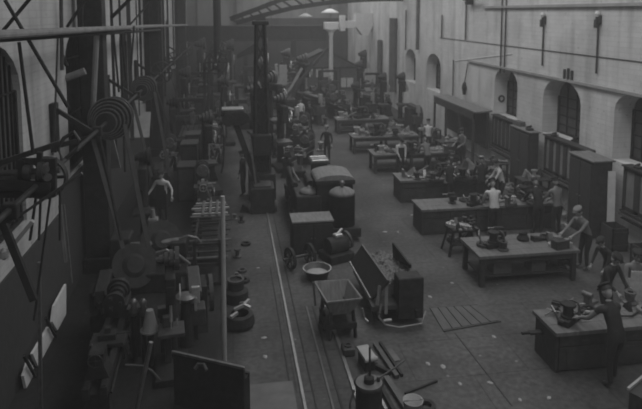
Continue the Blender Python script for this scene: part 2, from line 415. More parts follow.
def oilcan(loc, rz, label):
    t = thing('oil_can', label, 'oil can', loc, rz)
    MB().rev([(.07, 0), (.07, .06), (.02, .15), (.012, .17)], n=16).build('body', 'steel', t, True)
    MB().tube([(0, 0, .16), (.03, 0, .22), (.10, 0, .30)], [.012, .009, .005]).build('spout', 'steel', t)
def assembly(loc, rz, label, s=1):     # a valve gear assembly held for fitting
    t = thing('valve_assembly', label, 'valve', loc, rz, s=s)
    MB().box((0, 0, .06), (.5, .22, .12), bev=.02).build('base', 'iron', t)
    MB().rev([(.13, 0), (.13, .03), (.09, .04), (.09, .2), (.13, .21), (.13, .25)], (-.05, 0, .12), n=18).build('body', 'iron', t)
    MB().ring((.12, 0, .24), (1, .3, 0), .14, .11, .025).cyl((-.05, 0, .24), (.14, 0, .24), .02).build('handwheel', 'steel', t)
    MB().tube([(-.25, 0, .1), (-.34, .05, .16), (-.36, .1, .28), (-.3, .2, .34)], .025).build('pipe', 'steel', t)
    return t

# bench 1 (nearest)
z = BH
assembly(G(569, 322), .6, 'dark valve body with bent pipes being fitted on the nearest workbench', 1.1)
rod(G(545, 315, z+.02), G(574, 298, z+.2), .014, 'steel', 'thin steel rod slanting up from the nearest workbench top, left of the other')
rod(G(552, 307, z+.02), G(590, 303, z+.07), .016, 'bright', 'bright thin rod lying flat across the far edge of the nearest workbench')
bracket(G(586, 307), .5, 'pale iron bracket beside the rods on the nearest workbench', 1.3, 'steel')
gear(G(588, 312), .2, 'gear wheel lying behind the arm of the man at the nearest workbench', 1.0)
vice(G(556, 311)+Vector((0, 0, 0)), 2.4, 'small dark vice near the left end of the nearest workbench', .9)
m = MB().tube([G(612, 309, z+.03), G(620, 316, z+.05), G(632, 316, z+.03), G(642, 309, z+.03), G(652, 311, z+.03)], .018)
single('bent_pipe', m, 'iron', 'dark wavy bent pipe lying at the right end of the nearest workbench', 'pipe')
casting(G(630, 303), 1, 'pipe casting at the far right of the nearest workbench', 1.2, 'steel')
single('bench_hook', MB().box((0, 0, 0), (.3, .12, .05), bev=.01).cyl((-.14, 0, 0), (-.3, 0, 0), .03), 'iron', 'dark clamp screw jutting from the left end of the nearest workbench', 'clamp', None, G(536, 335, .55)+Vector((.05, .1, 0)))
# bench 2
assembly(G(495, 247), 0.1, 'dark pump body with a bright top at the left of the second workbench', 1.15)
gear(G(484, 246), 0, 'gear wheel lying left of the pump on the second workbench', 1)
casting(G(503, 250), 2, 'flanged casting lying right of the pump on the second workbench', 1.1)
vice(G(500, 239), 0, 'upright vice with bright jaws at the far edge of the second workbench', 1.3)
m = MB().rev([(.15, 0), (.17, .06), (.1, .16), (.12, .22), (.06, .26)], n=16)
single('iron_boss', m, 'iron', 'round black iron boss standing mid top of the second workbench', 'casting', None, G(523, 240))
single('iron_shoe', MB().prism([(0, 0), (.4, 0), (.42, .05), (.2, .09), (0, .13)], -.08, .08), 'iron', 'dark iron shoe lying right of the round boss on the second workbench', 'casting', None, G(532, 241), .1)
toolbox(G(560, 248)+Vector((0, 0, 0)), .2, 'low dark tool box on the right part of the second workbench', 1)
bracket(G(548, 240), .4, 'grey bracket in front of the resting arm on the second workbench', .9)
# below bench 2
x0, x1, y0, y1 = B[1]
single('storage_box', MB().box((0, 0, .17), (.5, .4, .34), bev=.01).box((0, 0, .33), (.54, .44, .04)), 'woodmid', 'pale wooden box on the shelf under the second workbench, left end', 'box', None, (x0+.75, y0+.45, .24))
single('storage_box', MB().box((0, 0, .15), (.4, .4, .30), bev=.01).box((0, 0, .3), (.44, .44, .03)), 'woodmid', 'pale wooden box on the shelf under the second workbench, right of the first', 'box', None, (x0+1.75, y0+.45, .24))
casting((x0+2.15, y0+.75, .24), .5, 'casting on the shelf under the second workbench, behind the dark grey one', 1.3, 'steel')
casting((x0+2.45, y0+.4, .24), .1, 'casting on the shelf under the right end of the second workbench', 1.2, 'iron2')

# stand with stacked bars between bench 2 and 3
p = onZ(463, 253)
t = thing('iron_stand', 'splay-legged iron stand heaped with bars, beside the third workbench', 'stand', (p.x-.0, p.y+.1, 0))
MB().box((0, 0, .72), (.9, .6, .06), bev=.01).build('top', 'iron', t)
for sx in (-1, 1):
    for sy in (-1, 1): MB().bar((sx*.35, sy*.22, .7), (sx*.5, sy*.32, 0), .06).build('leg', 'iron', t)
MB().box((0, 0, .3), (.8, .5, .03)).build('shelf', 'iron', t)
nm = ['lowest left', 'lower left', 'middle', 'middle right', 'right', 'topmost']
for k in range(6):
    zz = .75+.03 if k < 5 else .84
    single('steel_bar', MB().box((0, 0, 0), (.09, .62+.05*(k % 3), .05), bev=.006), ['steel', 'bright', 'steel', 'bright', 'iron2', 'bright'][k],
           'flat steel bar on the iron stand heaped with bars, the %s one' % nm[k], 'bar', 'steel bars on the iron stand', (p.x-.36+.165*k if k < 5 else p.x-.05, p.y+.1, zz), .5*(k == 5)+.05*(k % 3))
# bench 3
vice(G(452, 203), 0, 'dark vice at the front of the third workbench beside the bare left end', 1.3)
gear(G(465, 201), 0, 'gear wheel lying right of the vice on the third workbench', 1)
assembly(G(474, 205), .5, 'dark valve casting lying before the man in the white shirt', 1)
casting(G(483, 202), .3, 'flanged casting lying just left of the man in the white shirt', 1.1, 'steel')
bracket(G(506, 206), .2, 'bright bracket lying just right of the man in the white shirt', 1.3)
assembly(G(522, 199), 1.5, 'dark pump casting at the right end of the third workbench', 1.2)
gear(G(533, 204), 1.5, 'gear wheel lying at the right end of the third workbench', 1.1, 'steel')
oilcan(G(515, 205), 1.5, 'tall spouted oil can on the third workbench right of the man in white')
rod(G(508, 196, z+.02), G(545, 199, z+.04), .025, 'bright', 'bright rod lying along the far edge of the third workbench')
# bench 4
items = [(402, 177), (410, 174), (417, 179), (426, 174), (433, 180), (441, 175), (447, 181), (455, 176), (464, 181), (472, 177)]
where = ['at the bare left end', 'behind the first rods', 'at the front left', 'left of the middle', 'at the middle front', 'at the middle back', 'right of the middle', 'before the dark figures', 'at the right front', 'at the right end']
fn = [bracket, rod, casting, gear, casting, assembly, bracket, gear, assembly, casting]
for k, (px, py) in enumerate(items):
    if fn[k] is rod:
        rod(G(408, 178, z+.02), G(428, 166, z+.25), .03, 'steel', 'steel bar propped up slanting at the left of the fourth workbench', 'steel_bar', 'bar')
    else:
        fn[k](G(px, py), k*.7, '%s lying on the fourth workbench %s' % ({bracket: 'bracket', casting: 'flanged casting', gear: 'gear wheel', assembly: 'valve assembly'}[fn[k]], where[k]), 1.25)
rod(G(404, 176, z+.03), G(424, 178, z+.03), .03, 'bright', 'bright bar lying flat at the left front of the fourth workbench', 'steel_bar', 'bar')
# bench 5, 6, 7
vice(G(377, 151), 0, 'vice at the left end of the fifth workbench', 1.4)
casting(G(381, 152.6), .4, 'pale casting at the left end of the fifth workbench beside the vice', 1.5, 'bright')
gear(G(388, 151), .4, 'gear wheel left of the man with white sleeves on the fifth workbench', 1.4, 'steel')
assembly(G(412, 153), .4, 'valve assembly between the two men at the fifth workbench', 1.4)
bracket(G(445, 153), .4, 'bracket at the right end of the fifth workbench', 1.5)
casting(G(357, 134.5), .4, 'pale casting at the left end of the sixth workbench', 1.8, 'bright')
gear(G(364, 135), .4, 'gear wheel near the left end of the sixth workbench', 1.4, 'steel')
assembly(G(378, 135), .4, 'valve assembly in the middle of the sixth workbench', 1.6)
rod(G(385, 134, z+.05), G(410, 134.5, z+.05), .04, 'steel', 'steel bar lying along the sixth workbench', 'steel_bar', 'bar')
vice(G(395, 136), 0, 'vice at the right of the sixth workbench', 1.5)
casting(G(341, 118), .4, 'pale casting at the left end of the farthest workbench', 1.8, 'bright')
rod(G(344, 118, z+.05), G(356, 112, z+.5), .04, 'bright', 'pale bar slanting up from the farthest workbench', 'steel_bar', 'bar')
assembly(G(362, 118), .4, 'valve assembly on the farthest workbench', 1.8)

# ---------------------------------------------------------------- right wall furniture
def wallcase(y0, y1, label, n):
    t = thing('wall_case', label, 'cabinet', (WX-.16, (y0+y1)/2, 0)); L = y1-y0
    MB().box((.06, 0, 1.72), (.2, L, 1.36)).box((0, 0, 2.41), (.34, L, .05)).box((0, 0, 1.02), (.34, L, .06)).build('body', 'wood', t)
    for k in range(n):
        yy = -L/2+L*(k+.5)/n; ww = L/n
        f = MB().box((-.07, yy-ww/2+.06, 1.72), (.05, .12, 1.34)).box((-.07, yy+ww/2-.06, 1.72), (.05, .12, 1.34)).box((-.07, yy, 2.33), (.05, ww, .12)).box((-.07, yy, 1.11), (.05, ww, .12)).build('door', 'wood', t)
        MB().box((-.055, yy, 1.72), (.02, ww-.24, 1.12)).build('pane', 'caseglass', f)
    MB().box((-.05, 0, .92), (.3, L, .07)).box((-.02, 0, .78), (.2, L, .04)).build('ledge', 'woodmid', t)
    return t
def wardrobe(y0, y1, x0, h, label, x1=11.68):
    t = thing('wardrobe', label, 'cupboard', ((x0+x1)/2, (y0+y1)/2, 0)); w = x1-x0; L = y1-y0
    MB().box((0, 0, h/2), (w-.06, L-.08, h), bev=.01).build('body', 'wood', t)
    MB().box((0, 0, h+.02), (w+.06, L+.08, .05), bev=.01).build('top', 'greyish', t)
    for s_ in (-1, 1):
        d_ = MB().box((-w/2-.0, s_*L*.235, h/2), (.04, L*.44, h-.2), bev=.006).build('door', 'wood', t)
        MB().cyl((-w/2-.06, s_*.07, h/2), (-w/2-.02, s_*.07, h/2), .02).build('knob', 'steel', d_)
    return t
wallcase(11.2, 16.15, 'glazed wall case at the right edge, nearest of the three', 8)
wardrobe(16.5, 17.8, 10.97, 2.42, 'tall dark cupboard with a pale dusty top and a white plank leaning on it')
wallcase(17.95, 20.75, 'glazed wall case between the two tall dark cupboards', 6)
wardrobe(20.95, 22.5, 11.25, 2.42, 'tall dark cupboard farther along, with rubbish on its top')
wallcase(22.7, 25.3, 'glazed wall case just beyond the farther tall cupboard, below the ringed window', 7)
t = thing('lean_to_shelter', 'long dark lean-to canopy with a pale sloping top against the right wall', 'canopy', (11.38, 28.2, 0))
MB().box((0, 0, 2.5), (.82, 5.6, .07), ry=-.06).build('roof', 'greyish', t)
MB().box((.3, 0, 1.6), (.1, 5.2, 1.7)).build('back_board', 'wood', t)
for yy in (-2.6, -.9, .9, 2.6): MB().box((-.4, yy, 1.22), (.1, .1, 2.44)).build('post', 'wood', t)
MB().box((-.4, 0, 2.3), (.06, 5.3, .35)).build('fascia', 'wood', t)
p0 = Vector((11.82, 18.12, 0))
single('plank', MB().bar((11.50, 16.28, .02), (11.54, 16.40, 2.15), .22, .035), 'white', 'white plank leaning against the near side of the tall dark cupboard', 'plank')
# things on top of the cases
def paperroll(a, b_, label): single('paper_roll', MB().cyl(a, b_, .05, n=12), 'leadpaper', label, 'paper roll')
paperroll((11.9, 23.1, 2.49), (11.85, 24.0, 2.49), 'white roll of paper lying on the wall case beside the ringed window')
single('storage_box', MB().box((0, 0, .09), (.25, .5, .18), bev=.01), 'woodmid', 'flat pale box on top of the farther tall cupboard', 'box', None, (11.5, 22.3, 2.47), .1)
rr_ = random.Random(5)
for k, (xx, yy, s_, mt_, wh) in enumerate(((11.8, 15.6, .10, 'iron2', 'far end of the nearest wall case'), (11.85, 15.1, .13, 'steel', 'nearest wall case before the far end lump'), (11.8, 14.4, .12, 'iron', 'middle of the nearest wall case'), (11.85, 13.6, .15, 'iron2', 'near part of the nearest wall case'),
        (12.2, 19.4, .16, 'iron', 'window bay above the middle wall case, dark'), (12.25, 18.7, .12, 'steel', 'window bay above the middle wall case, pale'), (11.82, 20.2, .11, 'iron2', 'far part of the middle wall case'), (11.4, 21.3, .13, 'iron2', 'near part of the farther tall cupboard'))):
    zz = 2.44 if xx < 12 and k < 7 else (2.35 if xx > 12 else 2.47)
    m = MB(); m.box((0, 0, s_*.4), (s_*2, s_*1.6, s_*.8), rz=rr_.uniform(0, 3), bev=.02).cyl((-s_*.6, 0, s_*.9), (s_*.9, s_*.5, s_*1.1), s_*.35).box((s_*.5, -s_*.6, s_*.35), (s_*.8, s_*.8, s_*.7), rz=.5)
    single('scrap_heap', m, mt_, 'lump of odd castings on the %s' % wh, 'scrap', None, (xx, yy, zz))
# sacks / rubble along the wall foot
def heap(loc, s, label, mt='debris', name='rubble_heap', cat='rubble'):
    b = bmesh.new(); bmesh.ops.create_icosphere(b, subdivisions=3, radius=1)
    rr = random.Random(label)
    ph = [rr.uniform(0, 6) for _ in range(6)]
    for v in b.verts:
        n = v.co.normalized(); k = 1+.18*math.sin(5*n.x+ph[0])+.15*math.sin(6*n.y+ph[1])+.12*math.sin(7*n.z+ph[2])+rr.uniform(-.07, .07)
        v.co = Vector((n.x*s[0]*k, n.y*s[1]*k, max(0, n.z*s[2]*k)))
    m = MB(); m.bm = b; single(name, m, mt, label, cat, None, loc)
heap((11.5, 14.6, 0), (.25, .5, .3), 'low rubble heap at the wall foot near the right edge of the photo')
heap((11.5, 19.7, 0), (.25, .6, .35), 'low rubble heap at the wall foot between the two tall cupboards')
heap((11.4, 23.8, 0), (.3, .6, .4), 'low heap of castings at the wall foot under the farthest glazed case')
def crate(x, y, w, d, h, label, mt='woodmid', rz=0, name='crate'):
    t = thing(name, label, 'crate', (x, y, 0), rz)
    MB().box((-w/2+.02, 0, h/2), (.04, d, h)).box((w/2-.02, 0, h/2), (.04, d, h)).box((0, -d/2+.02, h/2), (w, .04, h)).box((0, d/2-.02, h/2), (w, .04, h)).box((0, 0, .03), (w, d, .04)).build('body', mt, t)
    MB().box((0, -d/2-.01, h*.25), (w, .02, .08)).build('batten', mt, t); MB().box((0, -d/2-.01, h*.8), (w, .02, .08)).build('batten', mt, t)
    return t
crate(10.95, 13.9, .6, .6, .8, 'upright box beside the man at the right end of the second workbench', 'iron2')
crate(11.25, 15.75, .5, .6, .7, 'dark box standing under the foot of the white plank', 'wood')

# fixtures on the right wall
def pipe_on_wall(name, px0, py0, px1, py1, r, mt, label, X=WX-.06):
    a = onX(px0, py0, X); b_ = onX(px1, py1, X); b_.y = a.y
    single(name, MB().cyl(a, b_, r, n=8), mt, label, 'pipe'); return a, b_
for (px, y0, y1, lb) in ((502.5, -6, 74, 'left of the pair of thin conduits above the ringed window'), (506.5, -6, 73, 'right of the pair of thin conduits above the ringed window')):
    pipe_on_wall('wall_conduit', px, y0, px, y1, .035, 'iron2', lb)
for (px, lb) in ((545, 'dark wall bracket with a drop pipe above the middle round window'), (600, 'dark wall bracket with a drop pipe near the right edge of the photo')):
    a = onX(px, 20, WX); t = thing('wall_bracket', lb, 'bracket', (WX, a.y, a.z))
    MB().box((-.05, 0, 0), (.1, .22, .3), bev=.01).box((-.12, 0, -.12), (.12, .12, .28)).build('plate', 'iron2', t)
    MB().rev([(.05, -.1), (.09, 0), (.05, .1)], (-.1, 0, .2), n=12).build('insulator', 'white', t)
    MB().cyl((-.05, 0, -.15), (-.05, 0, -1.75), .035, n=8).build('pipe', 'iron2', t)
for (px, y0, y1, r, lb) in ((418, -5, 50, .10, 'dark stout drain pipe high on the right wall, beyond the arches'), (442, 15, 38, .05, 'short dark pipe mark high on the far right wall'), (466.5, -5, 40, .05, 'thin dark pipe hanging from the dark shaft end at the top of the wall'),
        (453.5, 60, 99, .04, 'thin dark pipe between the far arches and the chain block'), (406, 10, 50, .05, 'thin dark pipe left of the stout drain pipe'), (393.5, 18, 92, .3, 'broad dark pilaster strip on the far right wall'), (380, 40, 90, .22, 'dark strip pipe at the far end of the right wall, farthest')):
    pipe_on_wall('wall_pipe', px, y0, px, y1, r, 'plate', lb, WX-.06-r*.6)
# shaft end at top (460,0)
a = onX(466, -1, WX-.35); t = thing('shaft_bearing', 'dark bearing and shaft end at the top of the right wall', 'bearing', (WX, a.y, a.z))
MB().cyl((-.35, -1.4, 0), (-.35, .3, 0), .07).build('shaft', 'iron', t); MB().box((-.18, 0, -.1), (.34, .3, .35), bev=.02).build('bracket', 'iron', t)
# tie rod with chain block
a = onX(468, 63, WX-.07); b_ = onX(464, 83, WX-.07)
t = thing('chain_block', 'small dark pulley block hanging from a thin rod on the right wall', 'pulley block', (0, 0, 0))
MB().cyl(a, (a.x, a.y+.4, b_.z), .025, n=6).build('rod', 'iron2', t)
c = Vector((a.x-.05, a.y+.4, b_.z-.25)); MB().prism([(c.y-.02, c.z+.3), (c.y+.2, c.z+.02), (c.y, c.z-.35), (c.y-.2, c.z+.02)], c.x-.02, c.x+.12, 'yz').build('block', 'iron', t)
# pale thin rod
single('tie_rod', MB().cyl(onX(455, 61, WX-.01), onX(512, 54, WX-.01), .02, n=6), 'white', 'pale thin rod crossing the wall from the far arches to the conduits', 'rod')
# ring on reveal of the ringed window
o = MB().ring((WX+.35, RA[2][1]-.03, 3.05), (0, 1, 0), .16, .09, .04)
single('hose_reel', o, 'iron2', 'ring-shaped fitting on the lit reveal of the third round window', 'ring')
# dark stain-like vent slots above the middle window
t = thing('wall_vent', 'dark spiky iron vent at the crown of the middle round window', 'vent', (WX, yR(568), zc))
for k in (-1, 0, 1): MB().box((-.04, k*.24, .22), (.06, .08, .5-.12*abs(k))).build('bar', 'iron2', t)

# ---------------------------------------------------------------- far end: column, beam, shed, crane girder, lamps
cb = onZ(331, 90); cyy = 49.5; cx = onY(331, 60, cyy).x
def zy(py, Y): return onY(300, py, Y).z
t = thing('iron_column', 'white cast iron column carrying a beam at the far end of the hall', 'column', (cx, cyy, 0))
zt = zy(30, cyy)
MB().rev([(.4, 0), (.4, .2), (.26, .35), (.2, .6), (.17, zt-.5), (.24, zt-.3), (.2, zt-.25), (.45, zt), (.5, zt+.05)], n=20).build('shaft', 'white', t, True)
MB().box((0, 0, zt+.35), (1.2, .7, .6), bev=.05).build('capital', 'white', t)
MB().box((.95, 0, zt+.55), (.4, .8, 1.3), bev=.05).build('collar', 'white', t)
m = MB(); zb = zy(24.5, cyy); m.box(((cx+1+WX)/2-.1, cyy, zb), (WX-cx-1.2, .5, .62), bev=.03)
t2 = single('cross_beam', m, 'white', 'pale horizontal beam from the white column to the right wall', 'beam')
m = MB().prism([(-.9, .9), (.6, .9), (.6, -.1), (.2, -.9), (-.3, -.9), (-.9, -.1)], -.4, .4, 'xz'); single('beam_bracket', m, 'white', 'pale corbel block where the beam meets the right wall', 'bracket', None, (WX-.62, cyy, zb))
# girder to the left
zg = zy(33, cyy+.5)
t = thing('crane_girder', 'dark riveted girder crossing the far hall from left wall to white column', 'girder', ((LX+cx)/2, cyy+.6, zg)); gl = cx-LX-.6
MB().box((0, 0, .0), (gl, .1, 1.1)).build('web', 'iron', t)
MB().box((0, 0, .6), (gl, .5, .1)).build('flange', 'iron2', t); MB().box((0, 0, -.6), (gl, .5, .1)).build('flange', 'iron', t)
m = MB()
for k in range(14): m.box((-gl/2+gl*(k+.5)/14, -.1, 0), (.1, .1, 1.1))
m.build('stiffener', 'iron', t)
MB().box((-gl/2+2.2, -.25, -1.3), (.5, .4, 1.4)).build('hanger', 'iron', t); MB().box((gl/2-2.8, -.25, -1.3), (.35, .4, 1.4)).build('hanger', 'iron', t)
# arched lattice truss nearer
YT = 40
t = thing('roof_truss', 'arched dark lattice truss rising to the right at the top of the photo', 'truss', (0, YT, 0))
def pt(px, py): v = onY(px, py, YT); return Vector((v.x, 0, v.z))
low = [pt(236, 23), pt(262, 15.5), pt(292, 8), pt(325, 3), pt(358, 0), pt(385, -1), pt(403, -1)]
up = [pt(230, 19), pt(256, 9.5), pt(280, 0), pt(312, -7), pt(345, -11), pt(375, -12), pt(402, -12)]
m = MB()
for i in range(6): m.bar(low[i], low[i+1], .24, .3)
m.build('chord', 'iron', t); m = MB()
for i in range(6): m.bar(up[i], up[i+1], .26, .3)
m.build('chord', 'iron', t); m = MB()
for i in range(6):
    for k in range(3): u = (k+.1)/3; m.bar(low[i].lerp(low[i+1], u), up[i].lerp(up[i+1], u), .38, .1)
m.build('lattice', 'iron', t)
t = single('crane_post', MB().box((0, 0, 3.35), (.65, .5, 6.7), bev=.02).prism([(-.3, 5.0), (-1.6, 4.2), (-1.6, 3.9), (-.3, 4.4)], -.15, .15), 'iron', 'dark post under the foot of the arched lattice truss', 'post', None, (onY(261, 40, YT).x, YT+.3, 0))
def pendant(px, py, Y, label, s=1, mt='white'):
    p = onY(px, py, Y); t = thing('pendant_lamp', label, 'lamp', p, s=s)
    MB().rev([(.12, .28), (.22, .26), (.75, -.02), (.78, -.1), (.7, -.1), (.2, .18), (.1, .2)], n=20).build('lamp_shade', mt, t, True)
    MB().rev([(.001, -.02), (.1, .04), (.09, .14), (.05, .2)], n=12).build('bulb', 'white', t)
    MB().cyl((0, 0, .25), (0, 0, TOPZ-p.z), .02, n=6).build('cord', 'iron', t)
pendant(330, 12, 43, 'white flared lamp shade hanging just above the white column', .85)
pendant(305.5, 16, 52, 'dim grey flared lamp shade hanging left of the white column', .8, 'cream')
# shed
Y0 = cyy+3.5; s0 = onY(288, 72, Y0).x; s1 = WX-.15
zr = zy(50, Y0); ze = zy(68, Y0); xm = onY(326, 50, Y0).x
t = thing('lean_to_office', 'gabled wooden office shed with pale windows at the far end of the hall', 'shed', (0, Y0, 0))
MB().box(((s0+s1)/2, 2, ze/2), (s1-s0-.4, 4, ze)).prism([(s0+.2, ze), (s1-.2, ze), (xm, zr-.1)], 0, 4, 'xz').build('wall', 'woodmid', t)
m = MB(); m.bar((s0-.2, -.1, ze-.1), (xm, -.1, zr), .2, .16); m.bar((xm, -.1, zr), (s1, -.1, ze-.1), .2, .16); m.bar((s0, -.06, ze), (s1, -.06, ze), .16, .16); m.build('bargeboard', 'iron', t)
for (a_, b_, c_, d_) in ((316, 69, 330, 77), (340, 78, 353, 87)):
    p, q = onY(a_, b_, Y0-.05), onY(c_, d_, Y0-.05)
    w = MB().box(((p.x+q.x)/2, -.06, (p.z+q.z)/2), (q.x-p.x, .06, p.z-q.z)).build('window', 'white', t)  # white pane colour stands in for light in the window
    MB().box(((p.x+q.x)/2, -.1, (p.z+q.z)/2), (.06, .04, p.z-q.z)).build('glazing_bar', 'iron2', w)
for px in (322, 336, 340):
    p = onY(px, 50, Y0); MB().box((p.x, -.12, ze/2), (.14, .1, ze)).build('post', 'iron2', t)

# ---------------------------------------------------------------- left side: line shafting, columns, belts
SX, SZ = -3.0, 4.3
t = thing('line_shaft', 'long overhead line shaft running along the left wall on hangers', 'line shaft', (SX, 0, SZ))
MB().cyl((0, 7, 0), (0, 50, 0), .045, n=10).build('shaft', 'iron', t)
for yy in (8.6, 14.2, 20.3, 26.5, 33, 40):
    MB().bar((-.95, yy, .55), (0, yy, -.12), .09).bar((-.95, yy, -.35), (0, yy, -.12), .1).box((0, yy, -.02), (.2, .16, .22), bev=.02).box((-.93, yy, .1), (.12, .3, 1.1)).build('hanger', 'iron', t)
def cone_pulley(y, label, s=1, big=.5, steps=5, X=SX, Z=SZ):
    t = thing('cone_pulley', label, 'pulley', (X, y, Z), 0, 'belt pulleys on the overhead shafts', s)
    m = MB()
    for k in range(steps):
        r = big*(1-.13*(steps-1-k)); m.rev([(r-.05, -.06), (r, -.06), (r, .06), (r-.05, .06)], (0, k*.13, 0), (0, 1, 0), 28)
    m.build('pulley_body', 'iron', t)
    m = MB()
    for k in range(steps): r = big*(1-.13*(steps-1-k)); m.ring((0, k*.13-.055, 0), (0, 1, 0), r+.008, r-.02, .014)
    m.build('rim', 'steel', t)
    return t
def flat_pulley(y, r, label, X=SX, Z=SZ, w=.16):
    t = thing('belt_pulley', label, 'pulley', (X, y, Z), 0, 'belt pulleys on the overhead shafts')
    MB().wheel((0, 0, 0), (0, 1, 0), r, w, 6, .1).build('wheel', 'iron', t)
    MB().ring((0, -w/2, 0), (0, 1, 0), r+.006, r-.03, .015).build('rim', 'iron2', t)
cone_pulley(15.2, 'big stepped pulley on the left shaft, in front of the dark wall column', 1.05, .52)
cone_pulley(21.4, 'stepped pulley on the left shaft, next beyond the biggest one', 1.0, .45)
flat_pulley(16.2, .5, 'flat pulley just beyond the big stepped pulley')
flat_pulley(22.4, .4, 'flat pulley just beyond the second stepped pulley')
flat_pulley(10.2, .34, 'flat pulley on the left shaft nearest the viewer, right of the countershaft frame')
flat_pulley(27.5, .5, 'flat pulley on the left shaft beyond the two stepped pulleys')
flat_pulley(34, .5, 'flat pulley far along the left shaft, above the far machines')
flat_pulley(44, .5, 'farthest flat pulley on the left shaft near the end wall')
# countershaft frame nearest (0-80, 150-190)
YC = 9.8
t = thing('countershaft_frame', 'dark countershaft frame with forks and couplings jutting from the left wall', 'countershaft', (0, YC, 0))
def q(px, py, dy=0): v = onY(px, py, YC+dy); return Vector((v.x, dy, v.z))
MB().bar(q(-20, 181), q(52, 186), .22, .16).bar(q(-20, 194), q(50, 194), .1, .1).build('beam', 'iron', t)
MB().cyl(q(-10, 174), q(60, 170), .05).rev([(.13, -.05), (.13, .05)], q(28, 172), (1, 0, 0)).rev([(.16, -.04), (.16, .04)], q(42, 171), (1, 0, 0)).build('shaft', 'iron2', t)
MB().bar(q(22, 160), q(22, 184), .1).bar(q(22, 161), q(40, 163), .07).bar(q(40, 152), q(38, 190), .08).bar(q(53, 158), q(53, 196), .1).bar(q(22, 160), q(56, 160), .06).build('fork', 'iron', t)
MB().rev([(.1, -.03), (.1, .03)], q(35, 178), (0, 1, 0)).rev([(.07, -.1), (.07, .1)], q(46, 168), (0, 1, 0)).rev([(.06, -.1), (.06, .1)], q(49, 176), (0, 1, 0)).build('coupling', 'steel', t)
MB().cyl(q(30, 181), q(36, 181), .05).cyl(q(46, 170), q(52, 170), .05).build('grease_cup', 'bright', t)
# striking gear board with a loop (60-80,130-165)
t = thing('belt_shifter', 'grey belt shifter loop on an arm above the countershaft frame', 'belt shifter', (0, YC+1, 0))
def q1(px, py, dy=0): v = onY(px, py, YC+1); return Vector((v.x, dy, v.z))
MB().tube([q1(62, 160), q1(58, 148), q1(64, 138), q1(74, 132), q1(79, 140), q1(77, 150), q1(66, 158)], .035).build('loop', 'iron2', t)
MB().bar(q1(0, 163), q1(60, 143), .09).build('arm', 'iron2', t)
# drop rods and belts under it
def drop(px0, py0, px1, py1, Y, w, mt, label, name='belt_strap', cat='belt', flat=.02):
    a = onY(px0, py0, Y); b_ = onY(px1, py1, Y)
    return single(name, MB().bar(a, b_, w, flat), mt, label, cat)
drop(37, 190, 30, 240, 9.9, .06, 'iron', 'dark strap dropping from the countershaft frame, first of three on the pale pier', flat=.03)
drop(41, 190, 39, 240, 10.0, .045, 'iron', 'dark strap dropping from the countershaft frame, second of three on the pale pier', flat=.03)
drop(51, 192, 34, 320, 9.8, .04, 'iron', 'long dark strap dropping from the countershaft frame, third and longest', flat=.03)
drop(60, 190, 60, 240, 10.1, .05, 'iron', 'dark strap hanging at the right edge of the pale pier', flat=.03)
drop(3, 227, 82, 173, 9.5, .05, 'iron2', 'pale thin lever rod slanting up across the left pier, upper one', 'slanting_rod', 'lever', .04)
drop(5, 255, 33, 221, 9.3, .08, 'cream', 'pale thick lever rod slanting up at the far left, lower one', 'slanting_rod', 'lever', .06)
single('knobbed_weight', MB().rev([(.001, -.1), (.07, -.05), (.07, .05), (.001, .1)], n=12), 'bright', 'bright knob at the foot of the pale lever rod at far left', 'knob', None, onY(4, 254, 9.25))
drop(39, 262, 41, 412, 10.4, .07, 'steel', 'grey upright bar standing below the pale pier', 'upright_bar', 'bar', .05)
drop(-2, 210, 34, 300, 9.0, .08, 'iron', 'dark beam slanting down at the far left edge', 'slanting_beam', 'beam', .1)
drop(64, 205, 72, 283, 12, .06, 'steel', 'short pale belt end hanging beside the dark pier', 'belt_strap')
drop(60, 205, 66, 262, 12, .08, 'greyish', 'pale ragged strip at the foot of the pier', 'lath', 'lath', .05)
# dark steel column
t = thing('wall_column', 'tall dark steel column before the left wall between the windows', 'column', (-3.55, 16.6, 0))
MB().box((0, 0, 5.5), (.62, .5, 11), bev=.02).build('shaft', 'iron', t); MB().box((0, 0, .2), (.8, .7, .4), bev=.03).build('base', 'iron', t)
t = thing('wall_column', 'slim dark steel column farther along the left wall beyond the second pulley', 'column', (-3.5, 29.8, 0))
MB().box((0, 0, 5.5), (.7, .5, 11), bev=.02).build('shaft', 'iron', t); MB().box((0, 0, .2), (.9, .7, .4), bev=.03).build('base', 'iron', t)
t = thing('wall_column', 'slim dark steel column at the far end of the left wall near the girder', 'column', (-3.4, 45, 0))
MB().box((0, 0, 5.5), (.7, .6, 11), bev=.02).build('shaft', 'iron', t); MB().box((0, 0, .2), (1.1, .8, .4), bev=.03).build('base', 'iron', t)
# crane rail pipe
a = onX(-40, 37, -2.95); b_ = onX(150, 26.3, -2.95); b2 = onX(187, 25, -2.95)
single('steam_pipe', MB().tube([a, b_, b2], .065, 12), 'greyish', 'long pale pipe running high along the left wall to the dark girder', 'pipe')
a = onX(-40, 41, -3.05); b_ = onX(160, 30, -3.05)
single('steam_pipe', MB().tube([a, b_], .05, 8), 'iron', 'thin dark pipe just below the long pale pipe on the left wall', 'pipe')
